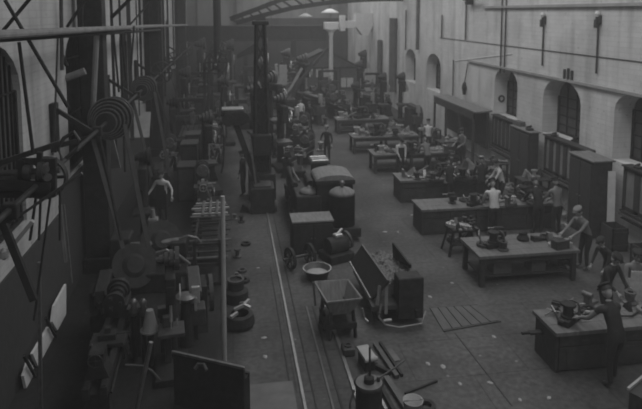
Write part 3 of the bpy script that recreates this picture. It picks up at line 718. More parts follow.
# rods and braces on the left
def rodpx(p, q_, X, r, mt, label, name='tie_rod'): single(name, MB().cyl(onX(*p, X), onX(*q_, X), r, n=8), mt, label, 'rod')
def rody(p, q_, Y, r, mt, label, name='tie_rod', cat='rod'): single(name, MB().cyl(onY(*p, Y), onY(*q_, Y), r, n=8), mt, label, cat)
rody((5, 0), (68, 107), 10.5, .032, 'iron', 'long dark tie rod slanting down right across the left window and pale wall')
rody((33, -5), (2, 32), 11, .032, 'iron', 'dark tie rod slanting down left at the top left corner')
rody((88, -4), (67, 27), 14, .035, 'iron', 'thin dark tie rod slanting down left, just left of the dark column')
rody((133, -4), (111, 18), 17, .05, 'iron', 'thin dark tie rod slanting down left, just right of the dark column')
rody((150, 2), (128, 27), 20, .03, 'iron2', 'thin grey tie rod slanting down left above the second pulley')
rody((19, 42), (33, 152), 10.6, .03, 'iron', 'thin dark cord hanging by the edge of the first left window', 'slack_rope', 'cord')
rody((62, 55), (67, 66), onX(62, 55, LX).y, .05, 'iron', 'short dark bracket arm on the pale wall', 'bracket_arm', 'bracket')
rody((58, 33), (54, 142), 12.4, .02, 'iron2', 'very thin grey cord hanging down the pale wall', 'slack_rope', 'cord')
rody((82, -4), (82, 28), 15, .035, 'iron', 'thin dark vertical rod left of the dark column', 'drop_rod')
rody((61, -4), (62, 70), 13.2, .04, 'iron2', 'grey stained drain pipe on the pale wall left of the second window', 'drain_pipe', 'pipe')
rody((97, 30), (93, 112), 15.9, .07, 'greyish', 'pale upright pipe standing against the dark column', 'upright_pipe', 'pipe')
rody((66, 78), (85, 71), onX(66, 78, LX).y, .09, 'greyish', 'short pale wooden arm sticking out before the second left window', 'wooden_arm', 'arm')
rody((113, 28), (119, 92), 17.5, .03, 'iron', 'thin cord between the dark column and second pulley, left', 'slack_rope', 'cord')
rody((121, 26), (126, 80), 18, .03, 'iron', 'thin cord between the dark column and second pulley, middle', 'slack_rope', 'cord')
rody((134, 26), (131, 70), 19, .03, 'iron', 'thin cord between the dark column and second pulley, right', 'slack_rope', 'cord')
rody((98, 130), (121, 240), 14.4, .035, 'iron', 'crossing belt end below the big stepped pulley', 'belt_strap', 'belt')
# belts from shaft down to machines (flat belts)
def belt(p1, p2, w, label, mt='belt'):
    single('drive_belt', MB().bar(p1, p2, w, .02), mt, label, 'belt')
belts = [((-3.45, 15.4, 4.2), (-2.6, 14.6, 1.3), 'left run of the belt under the big stepped pulley'), ((-2.6, 15.4, 4.2), (-2.0, 14.6, 1.3), 'right run of the belt under the big stepped pulley'),
 ((-3.4, 21.6, 4.2), (-2.7, 21.0, 1.3), 'left run of the belt under the second stepped pulley'), ((-2.6, 21.6, 4.2), (-2.1, 21, 1.3), 'right run of the belt under the second stepped pulley'),
 ((-3.4, 27.6, 4.2), (-2.6, 27.6, 1.3), 'left run of the belt under the flat pulley beyond the stepped pulleys'), ((-2.6, 27.6, 4.2), (-1.8, 27.6, 1.3), 'right run of the belt under the flat pulley beyond the stepped pulleys'),
 ((-2.5, 34.1, 4.2), (-1.5, 34.1, 1.3), 'belt run under the pulley above the far machines')]
for a_, b_, lb in belts: belt(a_, b_, .12, lb)
# second overhead shaft, farther and more to the middle, with posts
t = thing('line_shaft', 'overhead line shaft over the far machines, nearer the aisle', 'line shaft', (-.6, 0, 4.6))
MB().cyl((0, 27, 0), (0, 50, 0), .06, n=10).build('shaft', 'iron2', t)
for yy in (28, 34, 40, 46): MB().box((0, yy, -.1), (.3, .2, .3), bev=.02).bar((-.0, yy, 0), (-.0, yy, 6.4), .14).build('hanger', 'iron', t)
for yy, r_, lb in ((29, .55, 'near end pulley above the far machines'), (33, .45, 'second pulley above the far machines'), (38, .55, 'third pulley above the far machines'), (44, .5, 'farthest pulley above the far machines')):
    flat_pulley(yy, r_, lb, -.6, 4.6)
    for s_ in (-1, 1): belt((-.6+s_*r_, yy, 4.6), (-.9+s_*.3, yy+.2, 1.2), .12, '%s belt run hanging from the %s' % ('left' if s_ < 0 else 'right', lb))

# bright diamond patches lower left: added white panels standing in for bright whitewashed wall
m = MB(); b = m.bm
t = thing('wall_patch', 'bright whitewashed patches of the lower wall crossed by dark straps, bottom left', 'board', (0, 0, 0))
XB = LX+.12
def poly_x(pts, X, name, mt):
    P = [onX(px, py, X) for px, py in pts]; MB().prism([(p.y, p.z) for p in P], X, X+.05, 'yz').build(name, mt, t)
poly_x([(64, 284), (64, 322), (60, 339), (50, 322), (52, 306)], XB, 'board', 'white')
poly_x([(46, 327), (60, 351), (48, 375), (38, 372), (30, 354)], XB, 'board', 'white')
poly_x([(26, 360), (31, 368), (32, 382), (24, 390), (21, 376)], XB, 'board', 'white')
XS = XB+.1
a, b_ = onX(46, 318, XS), onX(64, 353, XS); MB().bar(a, b_, .05, .04).build('strap', 'iron', t)
a, b_ = onX(24, 356, XS), onX(40, 385, XS); MB().bar(a, b_, .05, .04).build('strap', 'iron', t)

# ---------------------------------------------------------------- machine builders
def lathe(label, L=3.0):
    t = thing('lathe', label, 'lathe', (0, 0, 0), 0, 'lathes and machine tools of the left rows')
    MB().box((-.14, 0, .78), (.12, L, .2), bev=.01).box((.14, 0, .78), (.12, L, .2), bev=.01).box((0, 0, .72), (.3, L*.98, .06)).build('bed', 'iron', t)
    MB().box((-.14, 0, .885), (.08, L*.98, .015)).box((.14, 0, .885), (.08, L*.98, .015)).build('bedway', 'steel', t)
    for s_ in (-1, 1): MB().prism([(-.32, 0), (.32, 0), (.2, .35), (.2, .68), (-.2, .68), (-.2, .35)], s_*L*.4-.12, s_*L*.4+.12, 'xz').build('leg', 'iron', t)
    h = MB().box((0, L*.38, 1.0), (.46, .65, .28), bev=.03).box((0, L*.38-.28, 1.2), (.3, .1, .3), bev=.02).box((0, L*.38+.28, 1.2), (.3, .1, .3), bev=.02).build('headstock', 'iron2', t)
    m = MB()
    for k in range(4): m.rev([(.1+.045*k, -.05), (.1+.045*k, .05)], (0, L*.38-.17+.11*k, 1.25), (0, 1, 0), 20)
    m.build('cone_pulley', 'iron2', h)
    m = MB().rev([(.2, -.04), (.2, .04)], (0, L*.38-.42, 1.25), (0, 1, 0), 22)
    for k in range(3): a = k*2*PI/3; m.box((.12*math.cos(a), L*.38-.49, 1.25+.12*math.sin(a)), (.06, .08, .06))
    m.build('chuck', 'steel', h)
    c = MB().box((0, -.1, .93), (.6, .45, .08), bev=.01).box((.0, -.1, 1.02), (.3, .22, .12), bev=.01).box((.3, -.1, .78), (.05, .42, .28), bev=.01).build('carriage', 'iron2', t)
    MB().wheel((.36, -.18, .78), (1, 0, 0), .12, .025, 4, .14).cyl((.15, -.1, 1.04), (.42, -.1, 1.04), .014).build('handwheel', 'bright', c)
    MB().box((0, -.1, 1.12), (.1, .1, .12)).build('tool_post', 'bright', c)
    ts = MB().prism([(-.2, .89), (.2, .89), (.12, 1.1), (.12, 1.32), (-.12, 1.32), (-.12, 1.1)], -L*.42, -L*.30, 'xz').cyl((0, -L*.30, 1.25), (0, -L*.25, 1.25), .04, .01).build('tailstock', 'iron2', t)
    MB().wheel((0, -L*.45, 1.25), (0, 1, 0), .12, .025, 4, .14).build('handwheel', 'bright', ts)
    MB().cyl((.24, -L*.46, .70), (.24, L*.4, .70), .02).build('lead_screw', 'steel', t)
    return t
def planer(label, L=3.6):
    t = thing('planing_machine', label, 'planing machine', (0, 0, 0), 0, 'planing machines of the left rows')
    MB().box((0, 0, .38), (.9, L, .76), bev=.03).build('bed', 'iron', t)
    tb = MB().box((0, -.3, .82), (1.0, L*.8, .1), bev=.01).build('table', 'iron2', t)
    m = MB()
    for k in range(4): m.box((-.36+.24*k, -.3, .875), (.04, L*.8, .01))
    m.build('slot', 'iron', tb)
    for s_ in (-1, 1): MB().prism([(0, 0), (.9, 0), (.5, 1.2), (.42, 2.3), (.1, 2.3), (0, 1.2)], s_*.64-.11, s_*.64+.11, 'yz').build('column', 'iron', t)
    MB().box((0, .2, 2.32), (1.5, .3, .16), bev=.02).build('top_brace', 'iron', t)
    MB().box((0, -.08, 1.45), (1.6, .16, .26), bev=.02).cyl((-.9, -.08, 1.45), (.95, -.08, 1.45), .03).build('cross_rail', 'iron2', t)
    hd = MB().box((.1, -.22, 1.48), (.26, .14, .5), bev=.02).box((.1, -.3, 1.25), (.12, .1, .25)).cyl((.1, -.22, 1.7), (.1, -.22, 1.95), .025).build('tool_head', 'steel', t)
    MB().wheel((.1, -.22, 1.95), (0, 0, 1), .13, .025, 4, .15).build('handwheel', 'bright', hd)
    MB().wheel((-.85, .7, .8), (1, 0, 0), .42, .1, 6, .12).wheel((-1.0, .7, .8), (1, 0, 0), .3, .1, 6, .12).build('drive_pulley', 'iron2', t)
    return t
def drill(label, h=2.2):
    t = thing('drilling_machine', label, 'drilling machine', (0, 0, 0), 0, 'drilling machines of the left rows')
    MB().box((0, -.2, .08), (.7, 1.1, .16), bev=.02).build('base', 'iron', t)
    MB().cyl((0, .15, .16), (0, .15, h), .13, .10, 18).build('column', 'iron', t)
    MB().box((0, -.2, .95), (.55, .55, .08), bev=.01).box((0, .05, .9), (.3, .35, .2), bev=.02).build('table', 'iron2', t)
    hd = MB().box((0, -.1, h-.1), (.22, .8, .24), bev=.03).box((0, -.42, h-.35), (.2, .18, .4), bev=.02).build('head', 'iron', t)
    MB().cyl((0, -.42, h-.55), (0, -.42, h-.95), .03).cyl((0, -.42, h-.95), (0, -.42, h-1.1), .012).build('spindle', 'bright', hd)
    m = MB()
    for k in range(4): m.rev([(.10+.05*k, -.05), (.10+.05*k, .05)], (-.17+.11*k, .2, h+.18), (1, 0, 0), 20)
    m.build('cone_pulley', 'iron2', hd)
    MB().wheel((.2, -.42, h-.35), (1, 0, 0), .2, .025, 5, .1).build('handwheel', 'bright', hd)
    return t
def shaper(label):
    t = thing('shaping_machine', label, 'shaping machine', (0, 0, 0), 0, 'shaping machines of the left rows')
    MB().prism([(-.5, 0), (.5, 0), (.4, .3), (.35, 1.1), (-.35, 1.1), (-.4, .3)], -.3, .3, 'yz').build('body', 'iron', t)
    MB().box((0, -.15, 1.18), (.3, 1.5, .16), bev=.02).build('ram', 'iron2', t)
    MB().box((0, -.92, 1.2), (.2, .1, .4), bev=.02).box((0, -1, 1.0), (.06, .06, .3)).build('tool_head', 'bright', t)
    MB().box((0, -.75, .65), (.45, .45, .4), bev=.02).box((0, -.75, .3), (.1, .1, .6)).build('table', 'iron2', t)
    MB().wheel((.42, .15, .7), (1, 0, 0), .45, .1, 6, .12).build('flywheel', 'iron2', t)
    return t
def boring_mill(label):
    t = thing('wheel_lathe', label, 'wheel lathe', (0, 0, 0), 0)
    MB().box((0, 0, .25), (2.0, 1.3, .5), bev=.04).box((-.7, .2, .8), (.5, .7, .9), bev=.04).box((.75, .2, .7), (.4, .6, .7), bev=.04).build('bed', 'iron', t)
    return t

# big wheel lathe in the left middle with large rims (150-205, 235-290)
wl = boring_mill('heavy wheel lathe with two large curved rims, left of the bar rack'); wl.location = (-2.12, 15.5, 0)
MB().rev([(.53, -.08), (.55, -.04), (.55, .06), (.3, .06), (.2, .14), (.001, .14)], (-.3, -.55, .7), (.55, -1, .75), 30).build('face_plate', 'iron', wl)
MB().rev([(.53, -.08), (.55, -.04), (.55, .06), (.3, .06), (.2, .14), (.001, .14)], (.3, .2, 1.0), (.45, -1, .75), 30).build('gear_wheel', 'iron', wl)
def gp(px, py, Y): v = onY(px, py, Y); return v-Vector((-2.12, 15.5, 0))
for pts, Y_ in ((((156, 253), (166, 250), (177, 254), (190, 264)), 14.55), (((156, 259), (163, 257), (171, 259), (180, 266)), 14.5), (((179, 239), (188, 236), (197, 238), (204, 246)), 15.2)):
    MB().tube([gp(a_, b_, Y_) for a_, b_ in pts], .035).build('rim_highlight', 'steel', wl)  # pale tubes added for the lit upper arcs of the rims
MB().cyl((-.6, 0, 1.0), (.8, .2, 1.0), .09).build('spindle', 'steel', wl)
MB().box((.0, 1.0, 1.15), (.28, .28, .5), bev=.05).cyl((0, 1, 1.4), (0, 1, 1.62), .08, .05).build('lubricator', 'greyish', wl)
# bar rack (200-240, 212-290)
rk = onZ(226, 296)
t = thing('bar_rack', 'iron rack beside the tall pale pole, stacked with short bars', 'rack', (-.62, 16.6, 0))
for yy in (-1.5, 0, 1.5):
    MB().box((0, yy, .55), (.7, .08, .08)).box((-.32, yy, .6), (.08, .08, 1.2)).box((.32, yy, .6), (.08, .08, 1.2)).box((0, yy, .05), (.8, .1, .08)).box((0, yy, 1.1), (.7, .08, .06)).build('frame', 'iron', t)
MB().box((-.3, 0, .62), (.06, 3.1, .08)).box((.3, 0, .62), (.06, 3.1, .08)).box((-.3, 0, 1.15), (.06, 3.1, .06)).box((.3, 0, 1.15), (.06, 3.1, .06)).build('runner', 'iron', t)
nth = ['first', 'second', 'third', 'fourth', 'fifth', 'sixth', 'seventh', 'eighth', 'ninth', 'tenth', 'eleventh', 'twelfth']
for k in range(8):
    single('steel_bar', MB().cyl((-.55, 0, 0), (.5+.08*(k % 2), 0, 0), .035, n=8), 'iron2' if k % 3 else 'steel',
           'short round bar across the lower tier of the bar rack, %s from the near end' % nth[k], 'bar', 'bars across the rack by the pale pole', (-.6, 15.2+.4*k, .66+.035))
for k in range(6):
    single('steel_bar', MB().box((0, 0, 0), (1.1-.1*(k % 3), .09, .05), bev=.008), 'bright' if k % 2 else 'steel',
           'flat bright bar across the upper tier of the bar rack, %s from the near end' % nth[k], 'bar', 'bars across the rack by the pale pole', (-.6, 16.9+.24*k, 1.18+.025))
for k in range(3):
    single('steel_bar', MB().box((0, 0, 0), (.07, 1.3, .06), bev=.008), 'steel', 'flat bar lying lengthwise on the bars of the rack, %s' % ['left one', 'middle one', 'right one'][k], 'bar', 'bars across the rack by the pale pole', (-.8+.2*k, 17.5, 1.26))
# tall pale pole
pb = onZ(224.5, 366)
t = thing('pole', 'tall pale pole standing upright behind the dark surface table', 'pole', (pb.x, pb.y, 0))
zt_ = onY(226, 196, pb.y).z
MB().cyl((0, 0, 0), (.02, 0, zt_), .05, .042, 12).build('shaft', 'cream', t); MB().rev([(.11, 0), (.11, .05), (.06, .08)], n=14).build('foot', 'iron2', t)
# second dark cable at aisle (222,110 -> 225,190)
single('hanging_cable', MB().tube([onY(222, 100, 26), onY(224, 150, 26), onY(223, 165, 26), onY(219, 185, 26)], .04), 'iron', 'thin dark cable hanging down beside the far left aisle', 'cable')

# dark surface table bottom centre
A, Bp = onZ(173, 352, 1.0), onZ(243.5, 368, 1.0)
d = (Bp-A); ang = math.atan2(d.y, d.x); L = d.length; nrm = Vector((-math.sin(ang), math.cos(ang), 0))
c = (A+Bp)/2+nrm*(-.0)
t = thing('surface_table', 'big dark iron box table with a bright front edge at the bottom of the photo', 'surface table', (c.x, c.y, 0), ang)
MB().box((0, .03, .5), (L, .06, 1.0)).box((0, .2, .45), (L, .05, .7)).box((-L/2+.03, .12, .4), (.06, .2, .75)).box((L/2-.03, .12, .4), (.06, .2, .75)).box((0, .12, .5), (L, .2, .05)).build('body', 'iron', t)
MB().box((0, 0.0, 1.0), (L+.04, .05, .05), bev=.01).build('edge_strip', 'steel', t)
m = MB().tube([(.05, -.28, 1.0), (.1, -.25, 1.06), (.2, -.3, 1.08), (.25, -.38, 1.02)], .03); o_ = m.build('hook', 'iron2'); tag(o_, 'small grey bent hook lying on the dark iron box table', 'hook'); o_.location = (c.x-.25, c.y-.0, 0.02)

# machines lower left ---------------------------------------------------------
def putm(o, px, py, rz, s=1): p = onZ(px, py); o.location = (p.x, p.y, 0); o.rotation_euler = (0, 0, rz); o.scale = (s, s, s); return o
L1 = lathe('lathe just below the man with white sleeves at left'); place(L1, (-.95, 20.8, 0), .05, L1['label'], 1.05)
D1 = drill('drilling machine in the lower left behind the dark box table'); place(D1, (-1.2, 11.6, 0), .1, D1['label'], .9)
S1 = shaper('shaping machine between the dark box table and the forked casting'); place(S1, (-.85, 13.2, 0), .1, S1['label'], .9)
P1 = planer('planing machine at the left wall beyond the middle column'); place(P1, (-2.0, 31.6, 0), 0, P1['label'], 1.05)
def cp(src, x, y, rz, s, label): return place(copy_tree(src), (x, y, 0), rz, label, s)
def blacken(o):      # same machine shapes with every part in black iron
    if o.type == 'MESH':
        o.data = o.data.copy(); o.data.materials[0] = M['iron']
    for ch in o.children: blacken(ch)
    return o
blacken(cp(D1, -2.6, 18.3, .1, 1.1, 'drilling machine at the wall side beyond the heavy wheel lathe'))
blacken(cp(S1, -2.6, 22.2, .1, 1.1, 'shaping machine beyond the man with white sleeves at left'))
cp(L1, -2.6, 25.4, 0, 1.1, 'lathe against the left wall below the second stepped pulley')
blacken(cp(D1, -2.6, 28.0, .1, 1.2, 'drilling machine at the left wall just before the middle column'))
blacken(cp(L1, -2.3, 11.2, .03, 1.0, 'lathe in the darkest part of the left row, right of the bright wall patches'))
blacken(cp(S1, -2.8, 13.3, .1, .9, 'blackened shaping machine before the heavy wheel lathe'))
cp(D1, -2.5, 34.6, 0, 1.5, 'tall drilling machine at the left wall beyond the planing machine')
cp(L1, -2.5, 37.8, 0, 1.2, 'lathe at the left wall, middle distance, beyond the tall drilling machine')
cp(P1, -2.0, 42.0, 0, 1.2, 'tall planing machine in the far left corner')
cp(D1, -2.2, 47.6, 0, 1.9, 'very tall drilling machine in the far left corner by the last column')
cp(P1, -1.6, 52.5, 0, 1.5, 'tall planing machine at the end wall, leftmost of those there')
cp(D1, -.9, 23.6, .2, 1.2, 'drilling machine at the aisle edge beyond the lathe by the man with white sleeves')
cp(L1, -.8, 26.4, -.05, 1.15, 'lathe at the aisle edge, level with the crane mast')
cp(S1, -.8, 29.9, .1, 1.2, 'shaping machine at the aisle edge beyond the crane mast')
cp(D1, -.3, 32.3, .1, 1.4, 'drilling machine at the aisle edge under the near end pulley')
cp(L1, -.6, 35.2, 0, 1.2, 'lathe at the aisle edge, farther of the two beyond the mast')
cp(D1, -.5, 38.4, .1, 1.9, 'very tall drilling machine at the aisle edge under the third pulley')
cp(L1, -.1, 41.8, 0, 1.3, 'lathe at the very end of the left aisle')
cp(D1, 0, 45.2, 0, 1.9, 'very tall drilling machine at the very end of the left aisle')
cp(P1, 2.4, 52.0, 0, 1.5, 'tall planing machine at the end wall, left of centre')
cp(D1, 2.3, 26.6, .2, 1.3, 'drilling machine just right of the crane mast')
cp(L1, 3.0, 25.9, -.5, 1.0, 'lathe slanting behind the engine, left of the standing man')
cp(L1, 3.6, 30.3, -.3, 1.1, 'lathe right of the track beyond the standing man')
cp(D1, 2.2, 31.0, .5, 1.5, 'drilling machine between the crane mast and the far lathe')
cp(S1, 3.2, 33.6, .4, 1.3, 'shaping machine among the far machines right of the mast')
cp(D1, 1.9, 35.0, .2, 1.7, 'tall drilling machine behind the mast, right of it')
cp(P1, 4.0, 43.0, .0, 1.1, 'planing machine behind the derrick legs')
cp(D1, 5.0, 40.4, .2, 1.6, 'drilling machine right of the derrick legs')
cp(S1, 5.2, 37.6, .3, 1.4, 'shaping machine before the derrick legs, right side')
cp(L1, 5.6, 43.6, .2, 1.3, 'lathe on the open floor before the office shed, left one')
cp(P1, 5.2, 49.6, .0, 1.2, 'planing machine before the gabled office shed, left side')
cp(L1, 7.4, 41.0, .1, 1.3, 'lathe beyond the farthest workbench, left one')
cp(S1, 8.8, 38.6, .3, 1.3, 'shaping machine beyond the farthest workbench')
cp(P1, 7.8, 46.8, 0, 1.0, 'planing machine before the gabled office shed, right side')
cp(D1, 9.6, 43.6, 0, 1.3, 'drilling machine before the office shed, near the right wall')
cp(L1, 10.6, 40.4, .0, 1.1, 'lathe beyond the farthest workbench, wall side')
cp(D1, 10.9, 36.9, 0, 1.2, 'drilling machine beside the far right wall, nearer one')
cp(S1, 10.8, 34.2, 0, 1.2, 'shaping machine beside the far right wall under the arches')
cp(D1, 10.8, 47.6, 0, 1.5, 'drilling machine beside the far right wall, farthest one')

# tool lockers in the gaps of the left rows
def locker(x, y, h, label, w=.62, d=.9):
    t = thing('tool_locker', label, 'locker', (x, y, 0))
    MB().box((0, 0, h/2), (w, d, h), bev=.015).build('body', 'iron', t)
    MB().box((0, -d/2-.012, h/2), (w*.86, .03, h*.88)).build('door', 'wood', t)
    MB().box((0, 0, h+.02), (w+.06, d+.06, .04)).build('top', 'wood', t)
for y_, h_, lb in ((22.6, 1.3, 'nearest of the dark lockers in the left rows'), (24.6, 1.7, 'second of the dark lockers in the left rows'), (27.0, 1.6, 'third of the dark lockers in the left rows'),
        (34.0, 2.1, 'fourth of the dark lockers in the left rows'), (36.6, 2.0, 'fifth of the dark lockers in the left rows'), (39.4, 2.3, 'sixth of the dark lockers in the left rows'), (45.3, 2.6, 'farthest of the dark lockers in the left rows')):
    locker(-1.62, y_, h_, lb)
for (src, x, y, rz, sc_, lb) in ((P1, 1.1, 37.5, 0, 1.0, 'planing machine left of the derrick legs, behind the mast'), (D1, 1.2, 28.5, .2, 1.4, 'drilling machine hidden close behind the crane mast'), 
        (D1, 2.6, 46.6, 0, 1.9, 'very tall drilling machine far off, left of centre'), (D1, 4.4, 46.4, 0, 1.6, 'tall drilling machine before the left gable of the office'),
        (L1, 6.9, 37.4, .2, 1.2, 'lathe just beyond the farthest workbench, left end'),
        (D1, 7.9, 36.8, .2, 1.0, 'small drilling machine just beyond the farthest workbench'), (P1, 10.6, 44.2, 0, 1.0, 'planing machine by the wall under the farthest arch'), (D1, 9.7, 37.0, 0, 1.2, 'drilling machine right behind the farthest workbench')):
    cp(src, x, y, rz, sc_, lb)

# small cast pieces by the aisle edge (230-255, 295-330)
p = onZ(240, 328)
t = thing('forked_casting', 'dark round casting with bright forked arms on the floor at the aisle edge', 'casting', (p.x, p.y+.1, 0))
MB().rev([(.3, 0), (.34, .1), (.3, .28), (.2, .3), (.2, .1)], n=22).build('body', 'iron', t)
MB().bar((-.12, .05, .36), (.1, .12, .42), .06).bar((.1, .12, .42), (.22, .3, .44), .06).bar((.1, .12, .42), (.24, .0, .40), .06).bar((.02, .35, .34), (.18, .22, .42), .06).bar((-.2, -.25, .34), (-.05, -.1, .36), .06).build('arm', 'bright', t)
p = onZ(236, 300); t = thing('hub_casting', 'dark ring-topped hub standing behind the forked casting', 'casting', (p.x, p.y, 0))
MB().rev([(.3, 0), (.3, .25), (.2, .3), (.2, .5)], n=20).build('body', 'iron', t); MB().ring((0, 0, .52), (0, 0, 1), .21, .15, .04).build('ring', 'iron2', t)
# pale bits on the lower left machines
def bit(px, py, z, r, mt, label, name='oil_cup', h=.16):
    p = onZ(px, py, z); t = thing(name, label, 'oil cup', p)
    MB().rev([(r*.5, -.02), (r, .02), (r*.9, h), (r*.4, h+.05)], n=12).build('cup', mt, t); MB().rev([(r*.3, h+.05), (r*.5, h+.09), (.001, h+.13)], n=10).build('cap', 'bright', t)
# floor standing white posts of machine at (145-155,300-325)
for (px, py, h, r, lb) in ((134, 318, 1.25, .07, 'slim pale oil pump standing by the near drilling machine, left one'), (143.5, 318, 1.25, .07, 'slim pale oil pump standing by the near drilling machine, right one')):
    b_ = onZ(px, py, h-.35); t = thing('oil_pump', lb, 'pump', (b_.x, b_.y, 0))
    MB().cyl((0, 0, 0), (0, 0, h-.25), .05).build('stem', 'iron', t); MB().rev([(.05, h-.3), (.1, h-.2), (.05, h-.1), (.08, h-.02), (.03, h+.05)], n=12).build('body', 'steel', t, True)
p = onZ(150, 322, .9); t = thing('feed_hopper', 'pale tapered feed hopper with a bright rim, lower left', 'hopper', (p.x, p.y, 0))
MB().cyl((0, 0, 0), (0, 0, .72), .06).build('stem', 'iron', t); MB().rev([(.08, .7), (.16, .75), (.07, 1.15), (.05, 1.15)], n=16).build('body', 'cream', t); MB().ring((0, 0, .74), (0, 0, 1), .19, .14, .03).build('rim', 'bright', t)
rody((151, 342), (136, 412), 9.2, .035, 'steel', 'grey steel rod standing aslant at the bottom left, below the feed hopper', 'steel_rod')
m = MB().tube([onY(125, 365, 9.3), onY(142, 366, 9.3), onY(152, 371, 9.3), onY(160, 380, 9.3)], .02); single('bent_rod', m, 'iron2', 'thin curved rod crossing the slanting steel rod at the bottom left', 'rod')
m = MB().rev([(.001, .0), (.2, .02), (.22, .07), (.12, .12), (.001, .13)], n=18); single('oil_tray', m, 'steel', 'pale oval dish on a dark pedestal left of the tall pole', 'dish', None, onZ(186, 299, 1.0))
m = MB().cyl((0, 0, 0), (0, 0, 1.0), .16, .1, 16); p = onZ(186, 299, 1.0); single('pedestal', m, 'iron', 'dark pedestal carrying the pale oval dish left of the tall pole', 'pedestal', None, (p.x, p.y, 0))
for (px, py, z_, w, h_, mt, lb) in ((135, 316, .85, .34, .22, 'iron2', 'grey gear box on the lower left machines beneath the pumps'), (163, 316, .9, .22, .2, 'iron2', 'small grey box right of the pale feed hopper'), (168, 335, .7, .2, .4, 'iron2', 'upright grey casting below the small grey box')):
    p = onZ(px, py, z_); single('casting_box', MB().box((0, 0, h_/2), (w, w*.7, h_), bev=.02).box((0, 0, (h_-z_)/2-h_/2), (w*.6, w*.5, z_-.0), bev=.02), mt, lb, 'box', None, (p.x, p.y, z_), .2)
rody((172, 302), (179, 328), 12.2, .06, 'iron2', 'grey inclined lever beside the small grey box', 'inclined_bar', 'lever')
single('tin_strip', MB().bar(onZ(92, 345, 1.0), onZ(103, 344, 1.0), .04, .02), 'bright', 'small bright strip on the dark machines right of the wall patches', 'strip')
m = MB().bar(onX(92, 203, -3.93), onX(92.5, 218, -3.93), .05, .3); single('notice_board', m, 'greyish', 'small pale board on the left wall beneath the pulleys', 'board')
m = MB().bar(onX(98, 138, -3.9), onX(106, 168, -3.9), .9, .05); single('wall_panel', m, 'cream', 'pale tapered panel of wall under the big stepped pulley', 'panel')
m = MB().bar(onX(131, 138, -3.9), onX(134, 104, -3.9), 1.4, .05); single('wall_panel', m, 'cream', 'pale upright panel of wall under the second stepped pulley', 'panel')
# window-lit strips on the left wall beyond

# ---------------------------------------------------------------- centre: jib crane, mast
mb = onZ(262, 197); MX, MY = mb.x, mb.y
t = thing('crane_mast', 'thick dark crane mast rising out of frame left of centre', 'crane', (MX, MY, 0))
MB().box((0, 0, .5), (1.0, 1.0, 1.0), bev=.04).build('base', 'iron', t)
m = MB()
for sx in (-1, 1):
    for sy in (-1, 1): m.bar((sx*.28, sy*.25, 1), (sx*.14, sy*.14, 6.6), .10)
for k in range(8):
    z_ = 1+.69*k; w0 = .28-.0175*k; w1 = w0-.0175; m.bar((-w0, -w0, z_), (w1, -w1, z_+.68), .06); m.bar((w0, -w0, z_), (-w1, -w1, z_+.68), .06); m.bar((-w0, w0, z_), (w1, w1, z_+.68), .06); m.bar((-w0, -w0, z_), (-w1, w1, z_+.68), .06)
m.build('lattice_mast', 'iron', t)
MB().box((0, .0, 2.6), (.42, .26, 3.2)).build('ladder_plate', 'iron', t)
MB().box((0, -.35, 2.1), (.7, .4, .8), bev=.05).wheel((.45, -.3, 2.1), (1, 0, 0), .4, .1, 6, .14).wheel((-.42, -.35, 3.0), (1, 0, .1), .3, .1, 6, .14).build('winch', 'iron', t)
MB().box((0, 0, 6.6), (.6, .5, .15), bev=.03).build('cap', 'iron', t)
# slanted jib with dark head
t = thing('jib_arm', 'dark slanting jib with a pale-capped motor box at its upper end', 'crane', (0, 0, 0))
YJ = MY-1.3
p0, p1 = onY(236, 124, YJ), onY(263, 198, YJ)
MB().bar(p1, p0, .22, .2).build('arm', 'iron', t)
pp = onY(234, 117, YJ)
MB().box(pp, (.75, .6, .5), bev=.05).cyl(pp+Vector((-.2, -.35, -.05)), pp+Vector((-.2, .35, -.05)), .22).cyl(pp+Vector((.33, -.35, 0)), pp+Vector((.33, .35, 0)), .2).build('motor_box', 'iron', t)
MB().box(pp+Vector((-.05, 0, .3)), (.75, .5, .07), bev=.02).build('cap', 'bright', t)
p2, p3 = onY(250, 138, YJ-.2), onY(257, 192, YJ-.2); MB().bar(p2, p3, .07).build('stay', 'steel', t)
p2, p3 = onY(268, 190, YJ-.2), onY(272, 205, YJ-.2); MB().bar(p2, p3, .06).build('stay', 'steel', t)
b_ = onZ(263, 214); MB().box((b_.x, b_.y+.5, .45), (.85, 1.0, .9), bev=.04).build('carriage', 'iron', t)
MB().box((b_.x, b_.y+.5, .93), (.6, .7, .06), bev=.02).build('deck', 'iron2', t)
for sx in (-1, 1): MB().wheel((b_.x+sx*.46, b_.y+.2, .2), (1, 0, 0), .2, .06, 5, .2).build('wheel', 'iron2', t)

# diagonal jibs and pale uprights right of mast (275-330, 60-95)
YD = 38
def dj(p, q_, w, mt, lb, name='derrick_leg', cat='derrick', Y=YD):
    a, b2 = onY(*p, Y), onY(*q_, Y); single(name, MB().bar(a, b2, w, w*.7), mt, lb, cat)
dj((328, 48), (286, 97), .24, 'iron2', 'long pale derrick leg leaning right at the far centre, upper one')
dj((312, 62), (292, 97), .2, 'iron2', 'shorter derrick leg leaning right at the far centre, lower one')
dj((302, 68), (282, 103), .2, 'cream', 'short pale strut between the derrick legs')
dj((276, 64), (281, 120), .26, 'cream', 'pale thin upright left of the derrick legs')
single('white_notice', MB().box((0, 0, 0), (.5, .08, 1.3), bev=.01), 'cream', 'pale notice panel between the upright and the derrick legs', 'panel', None, onY(283, 75, YD))
single('timber_post', MB().box((0, 0, 1), (.12, .1, 2.3)), 'iron2', 'thin post carrying the pale notice panel', 'post', None, (onY(283, 75, YD).x, YD+.1, 0))

